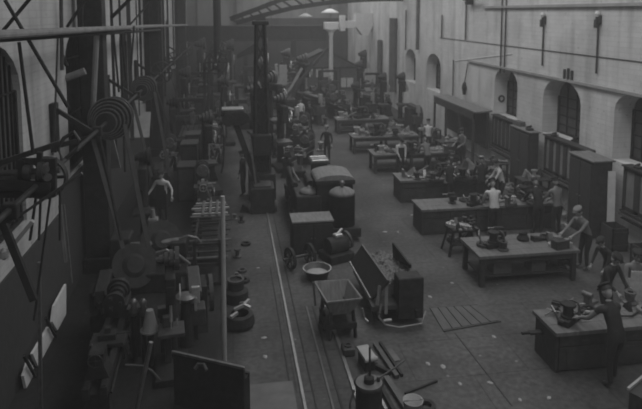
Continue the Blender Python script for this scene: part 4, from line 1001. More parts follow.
# ---------------------------------------------------------------- centre of the aisle: locomotive, cabinet, tub, wagon
def atx(px, Y, py=200): return onY(px, py, Y).x
Yc = 18.4; xl, xr = atx(316, Yc), atx(354, Yc)
W_ = xr-xl; xm = (xl+xr)/2
t = thing('shunting_engine', 'dark narrow-gauge engine with a rounded pale roof and a domed lid in front', 'locomotive', (xm, Yc, 0))
MB().box((0, .5, .95), (W_-.06, 1.0, 1.5), bev=.03).build('cab', 'iron', t)
pr = [(W_/2*math.cos(a), 1.68+.17*math.sin(a)) for a in [PI*k/12 for k in range(13)]]
MB().prism(pr+[(-W_/2, 1.6), (W_/2, 1.6)][:0], -.08, 1.15, 'xz').build('roof', 'greyish', t)
MB().box((0, -.04, 1.60), (W_+.04, .1, .14), bev=.02).box((-W_/2, .5, 1.63), (.05, 1.2, .1)).build('roof_rim', 'iron', t)
MB().rev([(.40, .25), (.40, 1.38), (.42, 1.40)], (.12, -.55, 0), n=24).build('boiler', 'iron', t, True)
d_ = MB().rev([(.42, 1.40), (.38, 1.48), (.25, 1.56), (.08, 1.60), (.001, 1.61)], (.12, -.55, 0), n=24).build('dome_lid', 'greyish', t, True)
MB().rev([(.05, 1.6), (.05, 1.68), (.09, 1.71), (.07, 1.79), (.001, 1.82)], (.12, -.55, 0), n=14).build('knob', 'steel', d_, True)
MB().box((0, -.35, .28), (W_+.05, 1.3, .3), bev=.03).build('buffer_beam', 'iron', t)
MB().box((-.85, 2.4, .8), (.75, 2.6, .5), bev=.05).box((-.85, .5, .6), (.8, 1.1, 1.2), bev=.05).box((-.85, 3.0, 1.15), (.5, .7, .3), bev=.05).cyl((-1.15, 1.2, 1.2), (-1.15, 3.4, 1.2), .1).cyl((-.6, 1.4, 1.15), (-.6, 2.4, 1.15), .14).build('engine_body', 'iron', t)
MB().rev([(.30, 1.2), (.31, 1.26), (.2, 1.33), (.05, 1.36), (.05, 1.42), (.001, 1.43)], (-.80, .35, 0), n=22).build('cylinder_lid', 'greyish', t, True)
MB().box((-.85, 2.3, .4), (.85, 3.4, .18), bev=.02).build('frame', 'iron', t)
for sx in (-1.25, -.42):
    for yy in (.3, 1.8, 3.2): MB().wheel((sx, yy, .32), (1, 0, 0), .32, .08, 6, .16).build('wheel', 'iron2', t)
MB().tube([(-.75, 3.2, 1.4), (-.75, 3.2, 1.75)], [.1, .13]).build('chimney', 'iron2', t)
MB().tube([(-1.0, 1.3, 1.3), (-1.1, 2.0, 1.4), (-1.05, 3.0, 1.3)], .04).build('pipe', 'steel', t)
# plates behind roof
p = onZ(319, 164, 1.5); p.x = max(p.x, xm-.02)
for k in range(3):
    single('steel_plate', MB().box((0, 0, 0), (.62, .16, .05), bev=.006), ['bright', 'steel', 'bright'][k], 'pale strip lying behind the rounded engine roof, %s of three' % ['nearest', 'middle', 'farthest'][k], 'plate', None, (p.x, p.y+.3+.3*k, 1.55), .05)
single('trestle', MB().box((0, 0, 1.48), (.7, .95, .06)).box((0, -.35, .73), (.5, .08, 1.46)).box((0, .35, .73), (.5, .08, 1.46)), 'iron', 'dark trestle behind the rounded engine roof carrying pale strips', 'trestle', None, (p.x, p.y+.6, 0))

a, b_, c_, d_ = onZ(292, 222.5, 1.0), onZ(335, 222, 1.0), onZ(333, 213.5, 1.0), onZ(293, 213, 1.0)
t = thing('tool_cabinet', 'dark box cabinet with a pale dusty top, left front of the engine', 'cabinet', ((a.x+b_.x)/2, a.y, 0)); w = b_.x-a.x; dd = d_.y-a.y
MB().box((0, dd/2, .48), (w-.04, dd-.04, .96), bev=.01).build('body', 'iron', t); MB().box((0, dd/2, .98), (w, dd, .05), bev=.01).build('top', 'greyish', t)
for s_ in (-1, 1):
    o_ = MB().box((s_*w*.24, .0, .5), (w*.44, .04, .8), bev=.006).build('door', 'iron', t); MB().cyl((s_*.05, -.05, .5), (s_*.05, -.01, .5), .02).build('knob', 'iron2', o_)
# machine pile in front of cabinet and wash tub
p = onZ(318, 281)
t = thing('wash_tub', 'round iron tub with a pale rim on the floor behind the tipping tub', 'tub', (p.x, p.y+.15, 0))
MB().rev([(.26, 0), (.34, .26), (.37, .28), (.33, .28), (.25, .05), (.001, .05)], n=26).build('body', 'iron2', t, True); MB().ring((0, 0, .285), (0, 0, 1), .385, .345, .025).build('rim', 'steel', t)
MB().rev([(.31, .16), (.001, .20)], n=20).build('contents', 'cream', t)
p = onZ(334, 262)
t = thing('motor_casting', 'dark motor casting with a pale crank end, between cabinet and wagon', 'motor', (p.x+.1, p.y+.2, 0), .4)
MB().box((0, 0, .12), (.8, .7, .24), bev=.03).cyl((-.3, 0, .42), (.3, 0, .42), .24, n=22).build('body', 'iron', t)
MB().wheel((.38, 0, .5), (1, 0, .2), .26, .07, 5, .15).build('flywheel', 'iron2', t)
MB().box((.05, 0, .69), (.26, .2, .1), bev=.03).cyl((0, 0, .7), (.25, .1, .8), .04).build('crank', 'bright', t)
p = onZ(302, 272); t = thing('wheel_set', 'dark wheel set lying in front of the box cabinet', 'wheels', (p.x, p.y+.3, 0), .2)
MB().wheel((-.3, 0, .3), (1, .2, 0), .3, .08, 6, .16).build('wheel', 'iron', t); MB().wheel((.3, .1, .3), (1, .2, 0), .3, .08, 6, .16).build('wheel', 'iron', t); MB().cyl((-.5, -.03, .3), (.5, .13, .3), .04).build('axle', 'iron2', t)

# tipping tub on legs
ZT = .92
q4 = [onZ(314.5, 282, ZT), onZ(348, 280, ZT), onZ(362, 298.5, ZT), onZ(327, 302.5, ZT)]   # far left, far right, near right, near left
cc = sum(q4, Vector())/4; cc.z = 0
t = thing('tipping_tub', 'pale tapered tipping tub on dark legs standing over the rails', 'tub', cc)
def insetq(k, z): return [Vector(((p.x-cc.x)*k, (p.y-cc.y)*k, z)) for p in q4]
m = MB(); b = m.bm; O = insetq(1, ZT); I = insetq(.93, ZT); IB = insetq(.55, ZT-.36); OB = insetq(.6, ZT-.40)
V = {}
def vv(p): return b.verts.new(p)
o_ = [vv(p) for p in O]; i_ = [vv(p) for p in I]; ib = [vv(p) for p in IB]; ob = [vv(p) for p in OB]
for k in range(4):
    n_ = (k+1) % 4
    b.faces.new((o_[k], o_[n_], i_[n_], i_[k])); b.faces.new((i_[k], i_[n_], ib[n_], ib[k])); b.faces.new((ob[k], ob[n_], o_[n_], o_[k]))
b.faces.new(ib); b.faces.new(ob)
m.build('basin', 'greyish', t)
m = MB()
for k in range(4): m.bar(O[k], O[(k+1) % 4], .03)
m.build('rim', 'greyish', t)
for k in range(4):
    p = insetq(.75, 0)[k]; pt_ = insetq(.62, ZT-.3)[k]; MB().bar(pt_, p, .06).build('leg', 'iron2' if k in (0, 3) else 'iron', t)
MB().box((0, 0, .3), (.7, .8, .12)).wheel((-.3, .1, .2), (1, 0, 0), .2, .06, 5, .2).wheel((.3, .1, .2), (1, 0, 0), .2, .06, 5, .2).build('truck', 'iron', t)
MB().tube([insetq(1, ZT)[0]+Vector((-.03, 0, 0)), insetq(1.02, .45)[0]+Vector((0, -.2, 0))], .025).build('handle', 'steel', t)
MB().tube([insetq(1, .7)[2], insetq(1.1, .5)[2], insetq(1.25, .45)[2]], .03).build('handle', 'steel', t)

# open wagon
t = thing('works_wagon', 'open works wagon heaped with swarf, dark end board toward the viewer', 'wagon', (0, 0, 0))
Yn = 12.45; xL, xR = atx(372, Yn, 300), atx(423, Yn, 300); Yf = 14.5
MB().box(((xL+xR)/2, (Yn+Yf)/2, .42), (xR-xL, Yf-Yn, .1)).build('floor_board', 'wood', t)
MB().box((xL+.15, (Yn+Yf)/2, .3), (.1, Yf-Yn+.3, .16)).box((xR-.15, (Yn+Yf)/2, .3), (.1, Yf-Yn+.3, .16)).build('chassis', 'iron', t)
zt2 = 1.05; xb = atx(398, Yn, 280)
MB().box(((xb+xR)/2, Yn-.02, .62), (xR-xb, .09, .95), bev=.03).box(((xb+xR)/2, Yn+.2, .62), (xR-xb-.03, .4, .9), bev=.03).build('end_board', 'iron', t)
lt = [onZ(362, 245, 1.1), onZ(388, 281, 1.1), onZ(371, 299, .5), onZ(350, 262, .5)]
m = MB(); b = m.bm
A1 = [b.verts.new(p) for p in lt]; A2 = [b.verts.new(p+Vector((.06, 0, -.02))) for p in lt]
b.faces.new(A1); b.faces.new(A2[::-1])
for k in range(4): b.faces.new((A1[k], A1[(k+1) % 4], A2[(k+1) % 4], A2[k]))
m.build('side_board', 'wood', t)
MB().bar(lt[3], lt[2], .05).build('edge_strip', 'steel', t); MB().bar(lt[0], lt[1], .04).build('edge_strip', 'iron2', t)
rt = [onZ(392, 242, 1.25), onZ(409, 264, 1.05), onZ(409, 268, .8), onZ(393, 258, .8)]
m = MB(); b = m.bm
A1 = [b.verts.new(p) for p in rt]; A2 = [b.verts.new(p+Vector((.06, 0, -.02))) for p in rt]
b.faces.new(A1); b.faces.new(A2[::-1])
for k in range(4): b.faces.new((A1[k], A1[(k+1) % 4], A2[(k+1) % 4], A2[k]))
m.build('side_board', 'iron', t)
MB().box((xR-.03, (Yn+Yf)/2, .62), (.06, Yf-Yn, .4)).build('low_side', 'wood', t)
b = bmesh.new(); bmesh.ops.create_grid(b, x_segments=18, y_segments=26, size=.5)
rr = random.Random(3)
for v in b.verts:
    v.co = Vector((v.co.x*(xR-xL-.3)+(xR+xL)/2+.1, v.co.y*(Yf-Yn-.4)+(Yn+Yf)/2+.2, .88+rr.uniform(-.05, .05)-.25*abs(v.co.x)))
bmesh.ops.solidify(b, geom=b.faces[:], thickness=.35)
m = MB(); m.bm = b; o_ = m.build('swarf_load', 'debris', t); o_['kind'] = 'stuff'
for sx in (xL+.15, xR-.15):
    for yy in (Yn+.35, Yf-.4): MB().wheel((sx, yy, .24), (1, 0, 0), .24, .07, 6, .18).build('wheel', 'iron2', t)
m = MB(); m.tube([(xL+.2, Yn-.05, .55), (xL+.12, Yn-.15, .3), (xL+.25, Yn-.25, .16), (xL+.55, Yn-.3, .1), (xR-.1, Yn-.25, .12), (xR+.05, Yn-.05, .3)], .025).build('brake_hoop', 'steel', t)
MB().bar((xL+.32, Yn-.02, .3), (xL+.36, Yn+.1, 1.0), .07).bar((xL+.12, Yn, .5), (xL+.2, Yn+.1, .9), .06, .05).build('stanchion', 'greyish', t)
MB().cyl((xL+.25, Yn-.1, .18), (xL+.42, Yn-.12, .2), .035).build('step', 'bright', t)

# floor pieces at bottom centre
def onfloor_bar(p, q_, w, h, mt, label, name='steel_bar', cat='bar', z=0):
    a, b2 = onZ(*p), onZ(*q_); a.z = b2.z = z+h/2; single(name, MB().box((a+b2)/2, ((b2-a).length, w, h), rz=math.atan2((b2-a).y, (b2-a).x)), mt, label, cat)
onfloor_bar((375, 346), (397, 379), .09, .08, 'iron2', 'grey bar lying on the floor right of the white slab, left of the pair')
onfloor_bar((380, 344), (402, 377), .05, .06, 'iron', 'dark bar lying on the floor right of the white slab, right of the pair')
onfloor_bar((369, 361), (376, 368), .07, .1, 'iron', 'short dark bar below the white slab')
onfloor_bar((376, 369), (390, 376), .07, .1, 'iron', 'dark crooked bar end below the pair of bars')
onfloor_bar((388, 350), (397, 362), .16, .03, 'plate', 'faint grey plate strip right of the pair of bars')
onfloor_bar((405, 394.5), (437, 382), .035, .04, 'iron', 'dark rod lying alone on the open floor at the bottom centre')
onfloor_bar((386, 380), (408, 414), .11, .09, 'iron2', 'grey girder running out of the bottom of the photo, right one')
onfloor_bar((378, 384), (394, 414), .07, .09, 'iron', 'dark girder running out of the bottom of the photo, middle one')
onfloor_bar((374, 390), (386, 414), .05, .10, 'steel', 'pale girder running out of the bottom of the photo, left one')
a, b2 = onZ(362, 345, .3), onZ(371, 358, .3)
t = thing('white_slab', 'white slab with a rolled near end standing on a block right of the rails', 'slab', ((a.x+b2.x)/2, (a.y+b2.y)/2, 0), math.atan2((b2-a).y, (b2-a).x))
L_ = (b2-a).length; MB().box((0, 0, .27), (L_, .25, .06), bev=.01).cyl((L_/2, -.13, .27), (L_/2, .13, .27), .045).build('slab', 'cream', t); MB().box((0, 0, .12), (L_*.8, .2, .24)).build('block', 'iron', t)
p = onZ(348, 353); t = thing('small_casting', 'small dark hollow casting on the floor left of the white slab', 'casting', (p.x, p.y, 0)); MB().box((0, 0, .08), (.25, .3, .16), bev=.03).ring((0, 0, .17), (0, 0, 1), .08, .05, .03).build('body', 'iron2', t)
p = onZ(369, 383, .9)
t = thing('pump_barrel', 'dark upright barrel with a pale ring top at the bottom centre', 'barrel', (p.x, p.y, 0))
MB().rev([(.27, 0), (.27, .08), (.22, .12), (.22, .84), (.25, .9), (.1, .9)], n=24).build('body', 'iron', t, True); MB().ring((0, 0, .905), (0, 0, 1), .22, .09, .03).build('top_ring', 'plate', t); MB().rev([(.085, .9), (.085, 1.0), (.06, 1.02)], n=16).build('spindle', 'iron', t)
MB().tube([(.02, .02, 1.0), (.02, .05, 1.5)], .018).build('rod', 'iron', t)
MB().tube([(.08, 0, .92), (.5, .25, .96), (.72, .38, 1.0)], .014).cyl((.16, 0, .9), (.16, 0, 1.0), .03).build('lever', 'iron2', t)
MB().tube([(-.25, 0, .8), (-.33, -.05, .6), (-.3, 0, .2)], .02).build('pipe', 'steel', t)
p = onZ(413, 401, .35)
t = thing('bucket', 'pale bucket at the bottom edge right of the girders', 'bucket', (p.x, p.y, 0)); MB().rev([(.13, 0), (.17, .36), (.18, .37), (.16, .37), (.12, .03), (.001, .03)], n=20).build('body', 'cream', t, True); MB().tube([(-.17, 0, .36), (-.1, -.08, .42), (.1, -.08, .42), (.17, 0, .36)], .008).build('handle', 'steel', t)
p = onZ(425, 407); single('iron_ring', MB().ring((0, 0, .04), (0, 0, 1), .17, .1, .08), 'iron', 'dark ring lying on the floor beside the pale bucket', 'ring', None, (p.x, p.y-.05, 0))
# bottom right corner case
a = onZ(628, 389, .8)
t = thing('packing_case', 'corner of a dark packing case with a pale edge in the bottom right corner', 'case', (a.x, a.y, 0), 0)
b2 = onZ(650, 371, .8)-a; ang2 = math.atan2(b2.y, b2.x)
MB().bar((0, 0, .8), (b2.x*2, b2.y*2, .8), .04).build('edge_strip', 'cream', t)
MB().box((.5*math.cos(ang2)+.45*math.sin(ang2), .5*math.sin(ang2)-.45*math.cos(ang2), .38), (1.0, .86, .76), rz=ang2).build('body', 'wood', t)

# scraps on the floor
sc = random.Random(11)
spots = [(494, 337, 'before the left end of the nearest workbench'), (443, 367, 'in the middle of the open floor'), (428, 364, 'left of the middle of the open floor'), (460, 384, 'near the bottom of the open floor'), (352, 230, 'right of the engine'), (398, 232, 'left of the third workbench'), (452, 283, 'left of the second workbench'),
 (412, 215, 'at the corner of the third workbench'), (385, 232, 'in the aisle level with the third workbench'), (265, 357, 'left of the bright tram rail'), (258, 268, 'left of the bright tram rail, farther up'), (264, 338, 'left of the bright tram rail, nearer'), (549, 398, 'at the lower right near the frame edge'), (520, 400, 'beside the diagonal floor seam'),
 (490, 383, 'on the diagonal floor seam'), (340, 262, 'behind the tipping tub'), (430, 297, 'right of the wagon end board')]
for px, py, wh in spots:
    p = onZ(px, py); s_ = sc.uniform(.035, .06)
    m = MB(); b = m.bm; bmesh.ops.create_icosphere(b, subdivisions=1, radius=1)
    for v in b.verts: v.co = Vector((v.co.x*s_*1.5, v.co.y*s_, max(0, v.co.z*s_*.6)))
    single('scrap_piece', m, 'cream', 'small pale scrap lying %s' % wh, 'scrap', None, (p.x, p.y, 0), sc.uniform(0, 3))

# ---------------------------------------------------------------- people
def person(label, loc, rz, shirt, trousers, lean=.1, hands=None, cap=True, sleeves=None, s=1.0, step=.0, headturn=0, apron=None, group=None, look=.25):
    """facing local +Y; hands = (left xyz, right xyz) in local coordinates"""
    root = thing('person', label, 'person', loc, rz, group, s)
    z0 = .93; sl, cl = math.sin(lean), math.cos(lean)
    pel = Vector((0, -.10*sl*2, z0)); up = Vector((0, sl, cl))
    wa = pel+up*.14; ch = pel+up*.36; nk = pel+up*.52; hb = nk+Vector((0, sl*.6+.02, cl)).normalized()*.07
    V, E, Rr, seg = [], [], [], []
    def add(p, r, par=None, r2=None):
        V.append(Vector(p)); Rr.append((r, r2 or r)); i = len(V)-1
        if par is not None: E.append((par, i))
        return i
    ip = add(pel, .15, None, .115); iw = add(wa, .135, ip, .105); ic = add(ch, .155, iw, .11); inn = add(nk, .075, ic, .07); ih = add(hb, .055, inn)
    arms = []
    if hands is None: hands = ((-.27, .08, .78), (.27, .08, .78))
    for sx, hd in ((-1, hands[0]), (1, hands[1])):
        sh = pel+up*.46+Vector((sx*.19, 0, 0)); hd = Vector(hd); d = hd-sh; La, Lb = .29, .27
        D = min(d.length, La+Lb-.01); dn = d.normalized(); hd = sh+dn*D
        x = (La*La-Lb*Lb+D*D)/(2*D); hgt = math.sqrt(max(0, La*La-x*x))
        bend = Vector((sx*.6, -.5, -.8)); bend = (bend-dn*bend.dot(dn)).normalized()
        el = sh+dn*x+bend*hgt
        i1 = add(sh, .062, ic); i2 = add((sh+el)/2, .052, i1); i3 = add(el, .043, i2); i4 = add((el+hd)/2, .038, i3); i5 = add(hd, .027, i4)
        arms.append((sh, el, hd, sx))
    for sx in (-1, 1):
        st = sx*step
        hp = pel+Vector((sx*.09, 0, -.05)); an = Vector((sx*.11, st-.02, .085)); kn = (hp+an)/2+Vector((0, .03+.05*abs(lean), 0))
        j1 = add(hp, .095, ip); j2 = add((hp+kn)/2, .083, j1); j3 = add(kn, .062, j2); j4 = add(kn.lerp(an, .45), .055, j3); j5 = add(an, .042, j4); j6 = add(an+Vector((sx*.02, .15, -.045)), .038, j5)
    me = bpy.data.meshes.new('body'); me.from_pydata(V, E, []); me.update(); o = bpy.data.objects.new('body_tmp', me); COL.objects.link(o)
    sm = o.modifiers.new('skin', 'SKIN'); sm.use_smooth_shade = True
    for i, v in enumerate(me.skin_vertices[0].data): v.radius = Rr[i]; v.use_root = (i == ip)
    sb = o.modifiers.new('sub', 'SUBSURF'); sb.levels = 1; sb.render_levels = 1
    dg = bpy.context.evaluated_depsgraph_get(); me2 = bpy.data.meshes.new_from_object(o.evaluated_get(dg))
    bpy.data.objects.remove(o, do_unlink=True)
    bm = bmesh.new(); bm.from_mesh(me2); bm.verts.ensure_lookup_table()
    hmid = nk+up*.03
    for f in bm.faces:
        c = f.calc_center_median(); k = 0
        f.smooth = True
        if c.z < .12: k = 3
        elif c.z < pel.z+.03 and min((c-a_[2]).length for a_ in arms) > .12 and min((c-a_[1]).length for a_ in arms) > .1: k = 1
        if (c-pel).dot(up) > .555: k = 2
        for (sh, el, hd, sx) in arms:
            if (c-hd).length < .06: k = 2
            elif ((c-el).length < .17 or (c-(el+hd)/2).length < .12) and c.z < (nk.z): k = 4 if min((c-el).length, (c-(el+hd)/2).length) < abs(c.x)+9 and abs((c-pel).x) > .16 or (c-(el+hd)/2).length < .12 else k
        f.material_index = k
    m = MB(); m.bm = bm
    # head: ellipsoid with brow, nose, chin, ears
    hc = hb+Vector((0, .02+.05*sl, .11)); look_ = look+lean*.6
    HM = Matrix.Translation(hc) @ Matrix.Rotation(headturn, 4, 'Z') @ Matrix.Rotation(-look_, 4, 'X')
    nb = len(bm.faces)
    b = bmesh.new(); bmesh.ops.create_uvsphere(b, u_segments=20, v_segments=14, radius=1)
    for v in b.verts:
        x, y, z = v.co; w = .078*(1-.22*max(0, -z)); fy = .098*(1-.12*max(0, -z)); v.co = Vector((x*w, y*fy+(.012*max(0, -z) if y > 0 else 0), z*.122))
    m._add(b, HM)
    b = bmesh.new(); bmesh.ops.create_cone(b, cap_ends=True, segments=6, radius1=.02, radius2=.006, depth=.05); m._add(b, HM @ Matrix.Translation((0, .102, -.01)) @ Matrix.Rotation(.35, 4, 'X'))
    for sx in (-1, 1):
        b = bmesh.new(); bmesh.ops.create_uvsphere(b, u_segments=8, v_segments=6, radius=.03); 
        for v in b.verts: v.co.x *= .35
        m._add(b, HM @ Matrix.Translation((sx*.078, 0, -.005)))
    b = bmesh.new(); bmesh.ops.create_cube(b, size=1)
    for v in b.verts: v.co = Vector((v.co.x*.045, v.co.y*.012, v.co.z*.012))
    m._add(b, HM @ Matrix.Translation((0, .097, -.055)))
    # hands with five fingers
    for (sh, el, hd, sx) in arms:
        d = (hd-el).normalized(); side = d.cross(Vector((0, 0, 1))); side = side.normalized() if side.length > .1 else Vector((1, 0, 0)); nrm_ = side.cross(d).normalized()
        m.tube([hd-d*.01, hd+d*.045, hd+d*.09], [.026, .038, .034], 8)
        for k in range(4):
            o0 = hd+d*.085+side*(.027-.018*k); ln = [.065, .075, .07, .055][k]
            m.tube([o0, o0+d*ln*.5-nrm_*.008, o0+d*ln-nrm_*.035], [.0095, .009, .007], 6)
        o0 = hd+d*.03+side*.03*sx; m.tube([o0, o0+side*.03*sx+d*.03, o0+side*.035*sx+d*.065-nrm_*.01], [.012, .011, .008], 6)
    bm.faces.ensure_lookup_table()
    for f in list(bm.faces)[nb:]: f.material_index = 2; f.smooth = True
    me3 = bpy.data.meshes.new('body'); bm.to_mesh(me3); bm.free()
    for k in (shirt, trousers, 'skin', 'boot', sleeves or shirt): me3.materials.append(M[k])
    bo = bpy.data.objects.new('body', me3); COL.objects.link(bo); bo.parent = root
    # eyes
    e_ = MB()
    for sx in (-1, 1): e_.box(HM @ Vector((sx*.03, .09, .015)), (.022, .014, .01))
    e_.build('eyes', 'hair', root)
    b = bmesh.new(); bmesh.ops.create_uvsphere(b, u_segments=18, v_segments=10, radius=1)
    bmesh.ops.delete(b, geom=[v for v in b.verts if v.co.z < (-.1)], context='VERTS')
    for v in b.verts:
        x, y, z = v.co
        v.co = Vector((x*.086, y*.103-.012, z*.128+.004))
    hm = MB(); hm._add(b, HM); h_ = hm.build('hair', 'hair', root, True); 
    if cap:
        cm = MB(); b = bmesh.new(); bmesh.ops.create_uvsphere(b, u_segments=18, v_segments=8, radius=1)
        for v in b.verts: v.co = Vector((v.co.x*.112, v.co.y*.125, v.co.z*.035+.0))
        cm._add(b, HM @ Matrix.Translation((0, -.01, .108)))
        b = bmesh.new(); bmesh.ops.create_cube(b, size=1)
        for v in b.verts: v.co = Vector((v.co.x*.11, v.co.y*.07, v.co.z*.01))
        cm._add(b, HM @ Matrix.Translation((0, .12, .09)) @ Matrix.Rotation(-.3, 4, 'X'))
        cm.build('flat_cap', 'cloth_dark' if cap is True else cap, root, True)
    if apron:
        am = MB(); c_ = pel+Vector((0, .135, -.12)); am.box(c_, (.34, .02, .62), bev=.006)
        am.box(pel+up*.2+Vector((0, .125*cl, .02)), (.26, .02, .3), rx=-lean)
        am.build('apron', apron, root)
    return root
def P(px, Y): return (atx(px, Y), Y, 0)
person('man in dark overalls and grey sleeves leaning over the nearest workbench', (7.05, 9.74, 0), .15, 'cloth_dark', 'cloth_dark', .45, ((-.3, .5, 1.0), (-.05, .55, 1.02)), 'cloth_dark', s=1.1, step=.08, sleeves='shirt_grey', look=.5)
person('man in dark jacket with pale collar bending behind the nearest workbench', P(612, 11.75), PI+.3, 'cloth_dark', 'cloth_dark', .35, ((-.1, .45, .95), (.2, .42, .95)), True, look=.5, apron=None)
person('man in white apron standing at the right edge behind the nearest workbench', P(638, 11.7), PI-.2, 'shirt_grey', 'cloth_dark', .15, ((-.2, .35, .95), (.2, .35, .95)), True, apron='shirt_white')
person('man in pale shirt resting one arm across the second workbench', (9.5, 14.55, 0), PI/2+.25, 'shirt_grey', 'cloth_dark', .5, ((-.12, .62, .95), (.2, .6, .95)), 'shirt_grey', look=.3, s=1.05)
person('man crouched in dark jacket beside the upright box, right of the second workbench', P(610, 13.1), PI/2+.3, 'cloth_dark', 'cloth_dark', .6, ((-.2, .45, .7), (.2, .45, .7)), True, s=.9)
person('man in dark clothes bent over the right end of the third workbench', P(538, 17.15), 0, 'cloth_dark', 'cloth_dark', .45, ((-.2, .5, .95), (.15, .5, .95)), 'shirt_grey', look=.5, s=1.04)
person('man in pale shirt, rightmost at the third workbench, beside the dark bent man', P(557, 17.0), .25, 'shirt_grey', 'cloth_dark', .2, ((-.25, .42, .95), (.15, .45, .95)), True, s=1.05)
person('man in bright white shirt seen from behind, bent over the third workbench', P(494, 17.15), -.1, 'shirt_white', 'cloth_dark', .38, ((-.2, .45, .92), (.2, .45, .92)), True, look=.5, s=1.05)
person('man with white sleeves hanging and a dark waistcoat, before the fifth workbench', P(399.5, 24.3), PI+.1, 'shirt_white', 'cloth_dark', .3, ((-.08, .38, .66), (.08, .38, .66)), True, apron='cloth_dark', look=.6)
person('man in pale shirt bent forward before the fifth workbench, right of the white sleeves', P(426, 24.3), .2, 'shirt_grey', 'cloth_dark', .5, ((-.2, .5, .92), (.15, .5, .92)), True, look=.5)
person('man in white shirt standing at the sixth workbench', P(427, 28.0), -.3, 'shirt_white', 'cloth_dark', .25, ((-.2, .42, .92), (.15, .45, .92)), True)
person('man in dark clothes standing alone in the aisle beyond the engine', P(327, 27.2), 2.6, 'cloth_dark', 'cloth_dark', .03, ((-.28, .15, .8), (.25, .25, 1.0)), 'shirt_grey')
person('man in black standing beside the slanting jib arm in the left aisle', P(243.5, 22.6), 1.2, 'cloth_dark', 'cloth_dark', .05, ((-.26, .1, .8), (.26, .2, .9)), True)
person('man with white sleeves and dark waistcoat working among the left machines', P(163, 20.0), -1.2+PI/2+2.4, 'shirt_white', 'cloth_dark', .15, ((-.42, .22, .95), (.42, .22, .95)), True, apron='cloth_dark', s=1.03)
person('man in dark clothes leaning on the fourth workbench, left of the two there', P(449, 20.3), .1, 'cloth_dark', 'cloth_dark', .3, ((-.2, .42, .92), (.2, .42, .92)), True)
person('man in dark clothes and pale cap at the right of the fourth workbench', P(481, 20.3), -.2, 'cloth_dark', 'cloth_dark', .2, ((-.2, .42, .92), (.2, .42, .92)), 'shirt_white')
person('man in white shirt far off among the machines right of the crane mast', P(301, 36), .4, 'shirt_white', 'cloth_dark', .1, None, True)
person('man in dark clothes far off beside the man in the white shirt', P(310, 34.6), 2.4, 'cloth_dark', 'cloth_dark', .1, None, True)
person('man in pale shirt standing under the far lean-to canopy', (10.5, 25.6, 0), 1.9, 'shirt_grey', 'cloth_dark', .15, ((-.2, .35, 1.0), (.2, .35, 1.0)), True)
person('man in white shirt bent beyond the third workbench, near the farther tall cupboard', P(500, 19.9), 1.4, 'shirt_white', 'cloth_dark', .35, ((-.2, .42, .9), (.2, .42, .9)), True)

# ---------------------------------------------------------------- small odd castings lying about
rc = random.Random(21)
def bitmesh(k):
    m = MB()
    if k == 0: m.box((0, 0, .05), (.2, .12, .1), bev=.01).cyl((0, 0, .1), (0, 0, .17), .04)
    if k == 1: m.rev([(.09, 0), (.09, .03), (.04, .04), (.04, .14), (.07, .15), (.07, .18)], n=14)
    if k == 2: m.cyl((-.18, 0, .03), (.18, .04, .03), .03).cyl((-.18, 0, .03), (-.12, 0, .03), .05)
    if k == 3: m.ring((0, 0, .03), (0, 0, 1), .13, .07, .06)
    if k == 4: m.prism([(-.12, 0), (.14, 0), (.08, .09), (-.05, .2)], -.04, .04)
    return m
protos = {}
SHAPE = [('lug_casting', 'square lug'), ('flanged_spool', 'flanged spool'), ('hex_bolt', 'short bolt'), ('iron_ring', 'flat ring'), ('angle_bracket', 'angled bracket')]
TONE = {'steel': 'grey', 'bright': 'bright', 'iron2': 'dark grey', 'iron': 'black', 'greyish': 'dull pale', 'cream': 'whitish'}
used_labels = set()
def scatter(n, x0, x1, y0, y1, z, where, cat, group, mats, sc=(0.8, 1.5)):
    for i in range(n):
        for _ in range(60):
            k = rc.randrange(5); mt = rc.choice(mats); fx, fy = rc.random(), rc.random()
            lb = '%s %s at %s %s, %s' % (TONE[mt], SHAPE[k][1], ['near', 'far'][int(fy*2)], ['left', 'middle', 'right'][int(fx*3)], where)
            if lb not in used_labels: break
        used_labels.add(lb)
        if (k, mt) not in protos:
            o = bitmesh(k).build(SHAPE[k][0], mt); protos[(k, mt)] = o.data
        else:
            o = bpy.data.objects.new(SHAPE[k][0], protos[(k, mt)]); COL.objects.link(o)
        q_ = rc.uniform(*sc); o.scale = (q_, q_, q_); o.rotation_euler = (0, 0, rc.uniform(0, 6.3))
        o.location = (x0+(x1-x0)*fx, y0+(y1-y0)*fy, z); tag(o, lb, cat, group)
order = ['nearest', 'second', 'third', 'fourth', 'fifth', 'sixth', 'farthest']
for bi, n_ in ((0, 5), (1, 6), (2, 12), (3, 20), (4, 12), (5, 12), (6, 10)):
    x0, x1, y0, y1 = B[bi]
    off = {0: 1.8, 1: 2.2, 2: 1.3}.get(bi, .5)
    scatter(n_, x0+off, x1-.15, y0+.15, y1-.15, BH, '%s workbench' % order[bi], 'casting', 'small castings on the %s workbench' % order[bi], ['steel', 'bright', 'iron2', 'iron', 'greyish'])
for k, (x0, x1, y0, y1, n_, wh) in enumerate(((10.7, 11.5, 17.6, 20.4, 16, 'between the two tall cupboards'), (10.3, 11.3, 21.2, 24.4, 22, 'under the farther tall cupboard'), (9.8, 10.9, 25, 29.8, 20, 'before the long canopy'), (10.9, 11.5, 12.2, 15.2, 10, 'near the right edge of the photo'), (9.8, 11.5, 31, 36, 14, 'beyond the long canopy'))):
    scatter(n_, x0, x1, y0, y1, 0, 'wall foot %s' % wh, 'casting', 'castings at the wall foot %s' % wh, ['steel', 'bright', 'greyish', 'cream', 'iron2'], (1.2, 2.6))
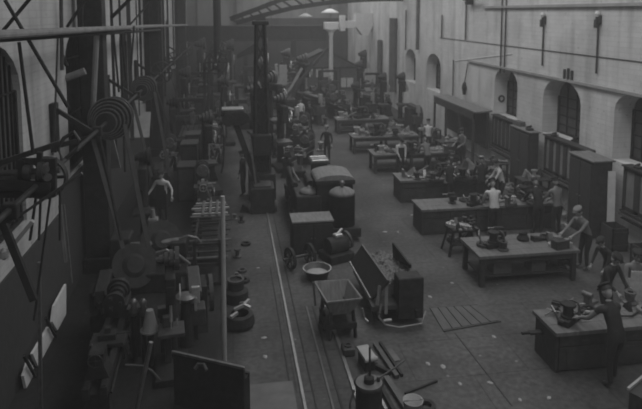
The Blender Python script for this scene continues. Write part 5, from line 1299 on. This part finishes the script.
for (x0, x1, y0, y1, n_, wh) in ((2.0, 4.6, 28, 34, 16, 'among the machines right of the crane mast'), (1.5, 6.5, 36, 46, 24, 'around the derrick legs'), (6.8, 10.5, 37.5, 46, 20, 'beyond the farthest workbench'), (.1, .5, 15, 21, 8, 'along the edge of the left aisle')):
    scatter(n_, x0, x1, y0, y1, 0, 'floor %s' % wh, 'casting', 'castings on the floor %s' % wh, ['steel', 'bright', 'iron2', 'iron', 'cream'] if x0 > 1 else ['iron2', 'steel', 'iron'], (1.3, 3.0) if x0 > 1 else (.9, 1.5))
# racks heaped with work between the benches and the wall
def stack_stand(x, y, label, w=1.1, d=.7, h=.95):
    t = thing('work_rack', label, 'rack', (x, y, 0))
    for sx in (-1, 1):
        for sy in (-1, 1): MB().box((sx*(w/2-.05), sy*(d/2-.05), h/2), (.07, .07, h)).build('post', 'iron', t)
    for z_ in (.2, h*.6, h): MB().box((0, 0, z_), (w, d, .04)).build('shelf', 'wood', t)
for x, y, lb in ((10.45, 22.4, 'low rack with three shelves before the farther tall cupboard'), (10.2, 26.6, 'low rack with three shelves before the middle of the canopy'), (10.2, 29.4, 'low rack with three shelves before the far end of the canopy'), (10.9, 20.0, 'low rack with three shelves between the two tall cupboards')):
    stack_stand(x, y, lb)
    scatter(6, x-.4, x+.4, y-.25, y+.25, .97, lb.replace(' with three shelves', '').replace('low ', ''), 'casting', 'castings on the ' + lb.replace(' with three shelves', ''), ['steel', 'bright', 'iron2', 'cream'], (1.0, 1.8))
# vertical straps and pipes high along the left wall
ys = [18.0, 19.2, 20.6, 22.6, 24.0, 25.2, 27.0, 29.0, 31.5, 34.0, 36.5, 39.5, 43.0, 47.0]
for k, yy in enumerate(ys):
    zz = 2.0 if k % 3 else 3.2; w_ = [.04, .06, .09][k % 3]*(1 if k < 4 else 2.5); x_ = -3.78+.5*(k % 2)
    single('vertical_strap', MB().box((x_, yy, (zz+TOPZ)/2), (w_, .04, TOPZ-zz)), 'iron' if k % 4 else 'iron2', 'dark upright strap high along the left wall, %s beyond the main column' % (nth+['thirteenth', 'fourteenth'])[k], 'strap', 'upright straps along the left wall')

p = onZ(463, 253)
scatter(9, p.x-.4, p.x+.4, p.y-.15, p.y+.35, .80, 'iron stand by the third workbench', 'casting', 'castings on the iron stand', ['steel', 'bright', 'iron', 'iron2'], (.9, 1.4))
scatter(5, p.x-.35, p.x+.35, p.y-.1, p.y+.3, .315, 'shelf of the iron stand by the third workbench', 'casting', 'castings on the iron stand shelf', ['steel', 'iron2'], (.9, 1.4))
